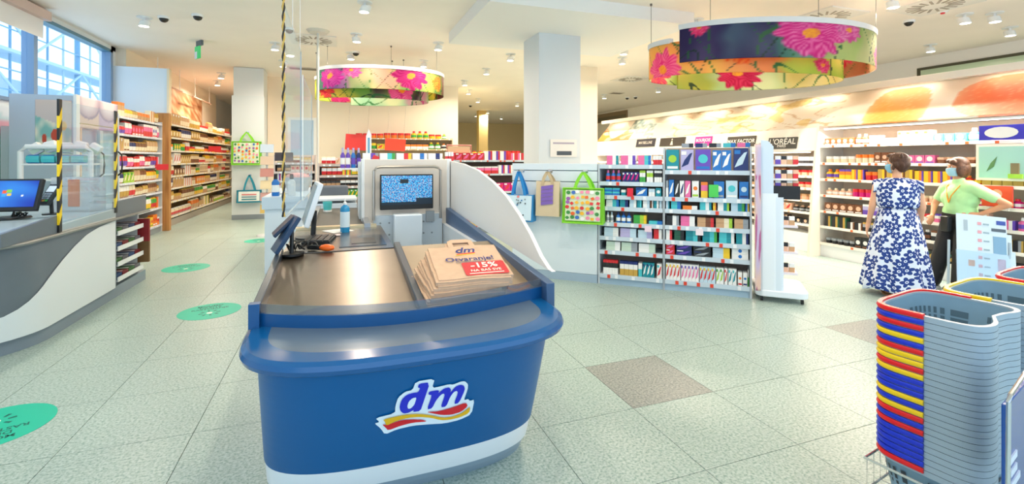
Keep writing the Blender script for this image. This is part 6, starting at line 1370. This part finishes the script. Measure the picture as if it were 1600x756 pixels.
# dress print: voronoi flowers on a cylindrical unwrap
def flower_fabric():
    m = bpy.data.materials.new('flower_print_fabric'); m.use_nodes = True; nt = m.node_tree; N_ = nt.nodes; L_ = nt.links; b = N_['Principled BSDF']; b.inputs['Roughness'].default_value = .75
    uv = N_.new('ShaderNodeUVMap'); v = N_.new('ShaderNodeTexVoronoi'); v.voronoi_dimensions = '2D'; v.inputs['Scale'].default_value = 10.2; v.inputs['Randomness'].default_value = .6
    L_.new(uv.outputs[0], v.inputs['Vector'])
    sub = N_.new('ShaderNodeVectorMath'); sub.operation = 'SUBTRACT'; L_.new(uv.outputs[0], sub.inputs[0]); L_.new(v.outputs['Position'], sub.inputs[1])
    ln = N_.new('ShaderNodeVectorMath'); ln.operation = 'LENGTH'; L_.new(sub.outputs[0], ln.inputs[0])
    sp = N_.new('ShaderNodeSeparateXYZ'); L_.new(sub.outputs[0], sp.inputs[0])
    def mth(op, a, b2=None, **k):
        n_ = N_.new('ShaderNodeMath'); n_.operation = op
        for i_, x in enumerate((a, b2)):
            if x is None: continue
            if isinstance(x, (int, float)): n_.inputs[i_].default_value = x
            else: L_.new(x, n_.inputs[i_])
        return n_.outputs[0]
    sc_ = N_.new('ShaderNodeSeparateColor'); L_.new(v.outputs['Color'], sc_.inputs[0])
    at = mth('ARCTAN2', sp.outputs[1], sp.outputs[0]); at = mth('ADD', at, mth('MULTIPLY', sc_.outputs[0], 6.28))
    pet = mth('ABSOLUTE', mth('COSINE', mth('MULTIPLY', at, 2.5))); rad = mth('ADD', .028, mth('MULTIPLY', pet, .027))
    msk = mth('LESS_THAN', ln.outputs['Value'], rad)
    ring_ = mth('MULTIPLY', mth('LESS_THAN', ln.outputs['Value'], .0145), mth('GREATER_THAN', ln.outputs['Value'], .0065))
    msk = mth('MULTIPLY', msk, mth('SUBTRACT', 1.0, ring_))
    mx = N_.new('ShaderNodeMix'); mx.data_type = 'RGBA'; mx.inputs[6].default_value = lin('#E0EAFC'); mx.inputs[7].default_value = lin('#1A3C8A')
    L_.new(msk, mx.inputs[0]); L_.new(mx.outputs[2], b.inputs['Base Color']); return m
FAB = flower_fabric()
def garment(name, rings, parent, fold=0, nf=11, label=None, mat=None, thick=.006):
    # rings: (z, cx, cy, rx, ry)
    n = 96; vs = []; uvs = []
    for z, cx, cy, rx, ry, fa in rings:
        for k in range(n):
            a = 2 * math.pi * k / n; f = 1 + fa * math.sin(a * nf + z * 2) + fa * .5 * math.sin(a * 5 + 1)
            vs.append((cx + rx * f * math.cos(a), cy + ry * f * math.sin(a), z + (fa * .3 * math.sin(a * 5))))
    me = bpy.data.meshes.new(name); J = len(rings); me.from_pydata(vs, [], [(j*n+k, j*n+(k+1) % n, (j+1)*n+(k+1) % n, (j+1)*n+k) for j in range(J - 1) for k in range(n)])
    ul = me.uv_layers.new(name='UVMap'); i_ = 0
    for p in me.polygons:
        j, k = divmod(p.index, n)
        for li, (jj, kk) in zip(p.loop_indices, ((j, k), (j, k + 1), (j + 1, k + 1), (j + 1, k))):
            r_ = .24 if J > 12 else .19; ul.data[li].uv = (kk / n * 2 * math.pi * r_ * 1.0, rings[jj][0])
        p.use_smooth = True
    me.materials.append(mat or FAB); o = obj(name, me, parent, label); s_ = o.modifiers.new('t', 'SOLIDIFY'); s_.thickness = thick; s_.offset = 1; return o
sk = []
for i in range(22):
    f = i / 21; z = 1.0 - .93 * f; e = f ** .75
    sk.append((z, -.01 * f, .0, .150 + .175 * e, .118 + .13 * e, .012 + .055 * f))
garment('dress_skirt', sk, w1, label='long flared skirt of the dress')
tp = [(.985, 0, 0, .160, .125, .012), (1.0, 0, 0, .178, .142, .02), (1.03, 0, 0, .192, .15, .02), (1.09, 0, 0, .195, .15, .015), (1.16, 0, 0, .198, .145, .01), (1.215, 0, 0, .205, .132, .006), (1.255, 0, 0, .198, .112, .0), (1.285, 0, 0, .155, .092, 0), (1.302, 0, .0, .112, .078, 0), (1.312, 0, .005, .092, .07, 0)]
garment('dress_bodice', tp, w1, label='bloused sleeveless bodice')
for s_ in (-1, 1):
    sl = MB(); n = 20; vs = []; J = 5
    for j in range(J + 1):
        f = j / J
        for k in range(n): a = 2 * math.pi * k / n; r_ = .062 + .012 * f; vs.append((s_ * (.135 + .085 * f), r_ * math.cos(a) * 1.05, 1.245 - .035 * f + r_ * math.sin(a)))
    me = bpy.data.meshes.new('cap_sleeve'); me.from_pydata(vs, [], [(j*n+k, j*n+(k+1) % n, (j+1)*n+(k+1) % n, (j+1)*n+k) for j in range(J) for k in range(n)]); ul = me.uv_layers.new(name='UVMap')
    for p in me.polygons:
        for li in p.loop_indices: v_ = me.vertices[me.loops[li].vertex_index].co; ul.data[li].uv = (v_.y + 3, v_.z + v_.x)
        p.use_smooth = True
    me.materials.append(FAB); o = obj('cap_sleeve', me, w1); q = o.modifiers.new('t', 'SOLIDIFY'); q.thickness = .004
bt = MB(); n = 48
bt.tube([(.163 * math.cos(a), .130 * math.sin(a), .992) for a in [2 * math.pi * k / n for k in range(n)]], .009, M('#141E48', .6), 8, closed=True); obj('waist_belt', bt, w1, label='navy waist cord')
for s_ in (-1, 1):
    sd_ = MB(); sd_.prism([(s_ * .085 + .05 * math.cos(a) + s_ * .004, .05 + .125 * math.sin(a)) for a in [2 * math.pi * k / 20 for k in range(20)]], 0, .012, M('#B98A5C', .6)); sd_.tube([(s_ * .085 - .045, .09, .012), (s_ * .085 - .02, .09, .055), (s_ * .085 + .02, .09, .055), (s_ * .085 + .05, .09, .012)], .006, M('#8C6A48', .6), 6); obj('sandal', sd_, w1)
# ---- woman in the green shirt
w2 = empty('person', (6.83, 3.45, 0), R(70), 'woman in a mint green T-shirt and black trousers with hand on hip', 'person')
b_ = MB(); LEG = [((-.085, 0, .84), (-.10, .07, .47), (-.12, .12, .09)), ((.085, 0, .84), (.09, .12, .47), (.10, .22, .09))]
cap(b_, (0, 0, .93), .12, (0, -.005, 1.10), .115); cap(b_, (-.085, 0, .88), .09, (.085, 0, .88), .09); cap(b_, (-.11, -.01, 1.18), .075, (.11, -.01, 1.18), .075); cap(b_, (0, 0, 1.2), .055, (0, .025, 1.33), .046)
for hip, kn, an in LEG:
    cap(b_, hip, .085, kn, .055); cap(b_, kn, .055, an, .035); cap(b_, (an[0], an[1], .05), .035, (an[0], an[1] + .13, .035), .03)
for s_ in (-1, 1): cap(b_, (s_ * .14, -.01, 1.21), .05, (s_ * .17, -.01, 1.18), .048)
SHL_, ELL, WRL = (-.18, -.01, 1.185), (-.40, -.15, 1.03), (-.215, -.02, .905)
cap(b_, SHL_, .045, ELL, .037); cap(b_, ELL, .036, WRL, .024)
hand(b_, (-.205, -.01, .90), (.55, .75, -.15), (0, -.3, .9), -.15, None, 1)
cap(b_, (.18, 0, 1.185), .045, (.24, .08, .98), .036); cap(b_, (.24, .08, .98), .035, (.18, .16, .86), .024); hand(b_, (.175, .17, .85), (-.5, .6, -.5), (0, 1, .5), .2, None, -1)
Th2 = head_geo(b_, (0, .03, 1.43), R(-12), None, .98)
remesh(b_, 'body', .0075, 6, SKIN2, w2)
face_bits(w2, Th2); mask(w2, Th2, '#A8D4E4')
hr = MB(); HAIR2 = M('#5A3620', .5, grain=.4, scale=45, bump=.3)
hr.ball((0, -.018, .045), .088, .100, .083, HAIR2, 24, 14, Th2); hr.ball((0, -.045, -.02), .090, .082, .115, HAIR2, 20, 12, Th2); hr.ball((-.03, .06, .06), .04, .036, .036, HAIR2, 14, 8, Th2)
for s_ in (-1, 1): hr.ball((s_ * .072, .0, -.025), .024, .056, .095, HAIR2, 14, 10, Th2)
hr.ball((.02, .062, .075), .05, .036, .026, HAIR2, 14, 8, Th2); hr.ball((0, -.06, -.06), .066, .045, .05, HAIR2, 14, 10, Th2)
remesh(hr, 'hair', .006, 2, HAIR2, w2, 'brown chin length hair')
ts_ = MB(); cap(ts_, (-.02, .0, .98), .145, (0, 0, 1.10), .145); cap(ts_, (-.07, 0, .905), .112, (.07, 0, .905), .112); cap(ts_, (-.11, -.01, 1.19), .092, (.11, -.01, 1.19), .092); cap(ts_, (-.07, .0, 1.06), .125, (.07, .0, 1.06), .125)
cap(ts_, (-.16, -.01, 1.195), .068, (-.30, -.09, 1.10), .062); cap(ts_, (.16, 0, 1.195), .068, (.215, .04, 1.06), .062); cap(ts_, (0, 0, 1.24), .068, (0, .01, 1.272), .06)
TSM = M('#B4E6A4', .75, grain=.10, scale=5, bump=.25)
remesh(ts_, 'tshirt', .009, 5, TSM, w2, 'mint green T-shirt')
tr = MB(); cap(tr, (-.075, 0, .87), .112, (.075, 0, .87), .112)
for hip, kn, an in LEG: cap(tr, hip, .105, kn, .085); cap(tr, kn, .085, (an[0], an[1], .10), .075)
remesh(tr, 'trousers', .009, 4, M('#15161A', .75, grain=.2, scale=8, bump=.2), w2, 'black trousers')
for hip, kn, an in LEG:
    sh = MB(); sh.ball((an[0], an[1] + .06, .045), .052, .13, .045, M('#1E2026', .5), 16, 8); sh.prism([(an[0] + .054 * math.cos(a), an[1] + .06 + .135 * math.sin(a)) for a in [2 * math.pi * k / 24 for k in range(24)]], 0, .022, M('#E8E8EA', .5)); obj('shoe', sh, w2)
obj('waist_pouch', MB().box(-.05, .05, .13, .19, .68, .86, BLACK), w2, bevel=.01, label='black pouch at the waist')
ln_ = MB(); ln_.tube([(-.07, .02, 1.275), (-.08, .095, 1.20), (-.05, .15, 1.10), (-.02, .152, 1.02)], .006, M('#F0A22A', .5), 6); ln_.tube([(.07, .02, 1.275), (.06, .10, 1.20), (.0, .152, 1.10), (-.02, .152, 1.02)], .006, M('#F0A22A', .5), 6); obj('lanyard', ln_, w2, label='orange lanyard')
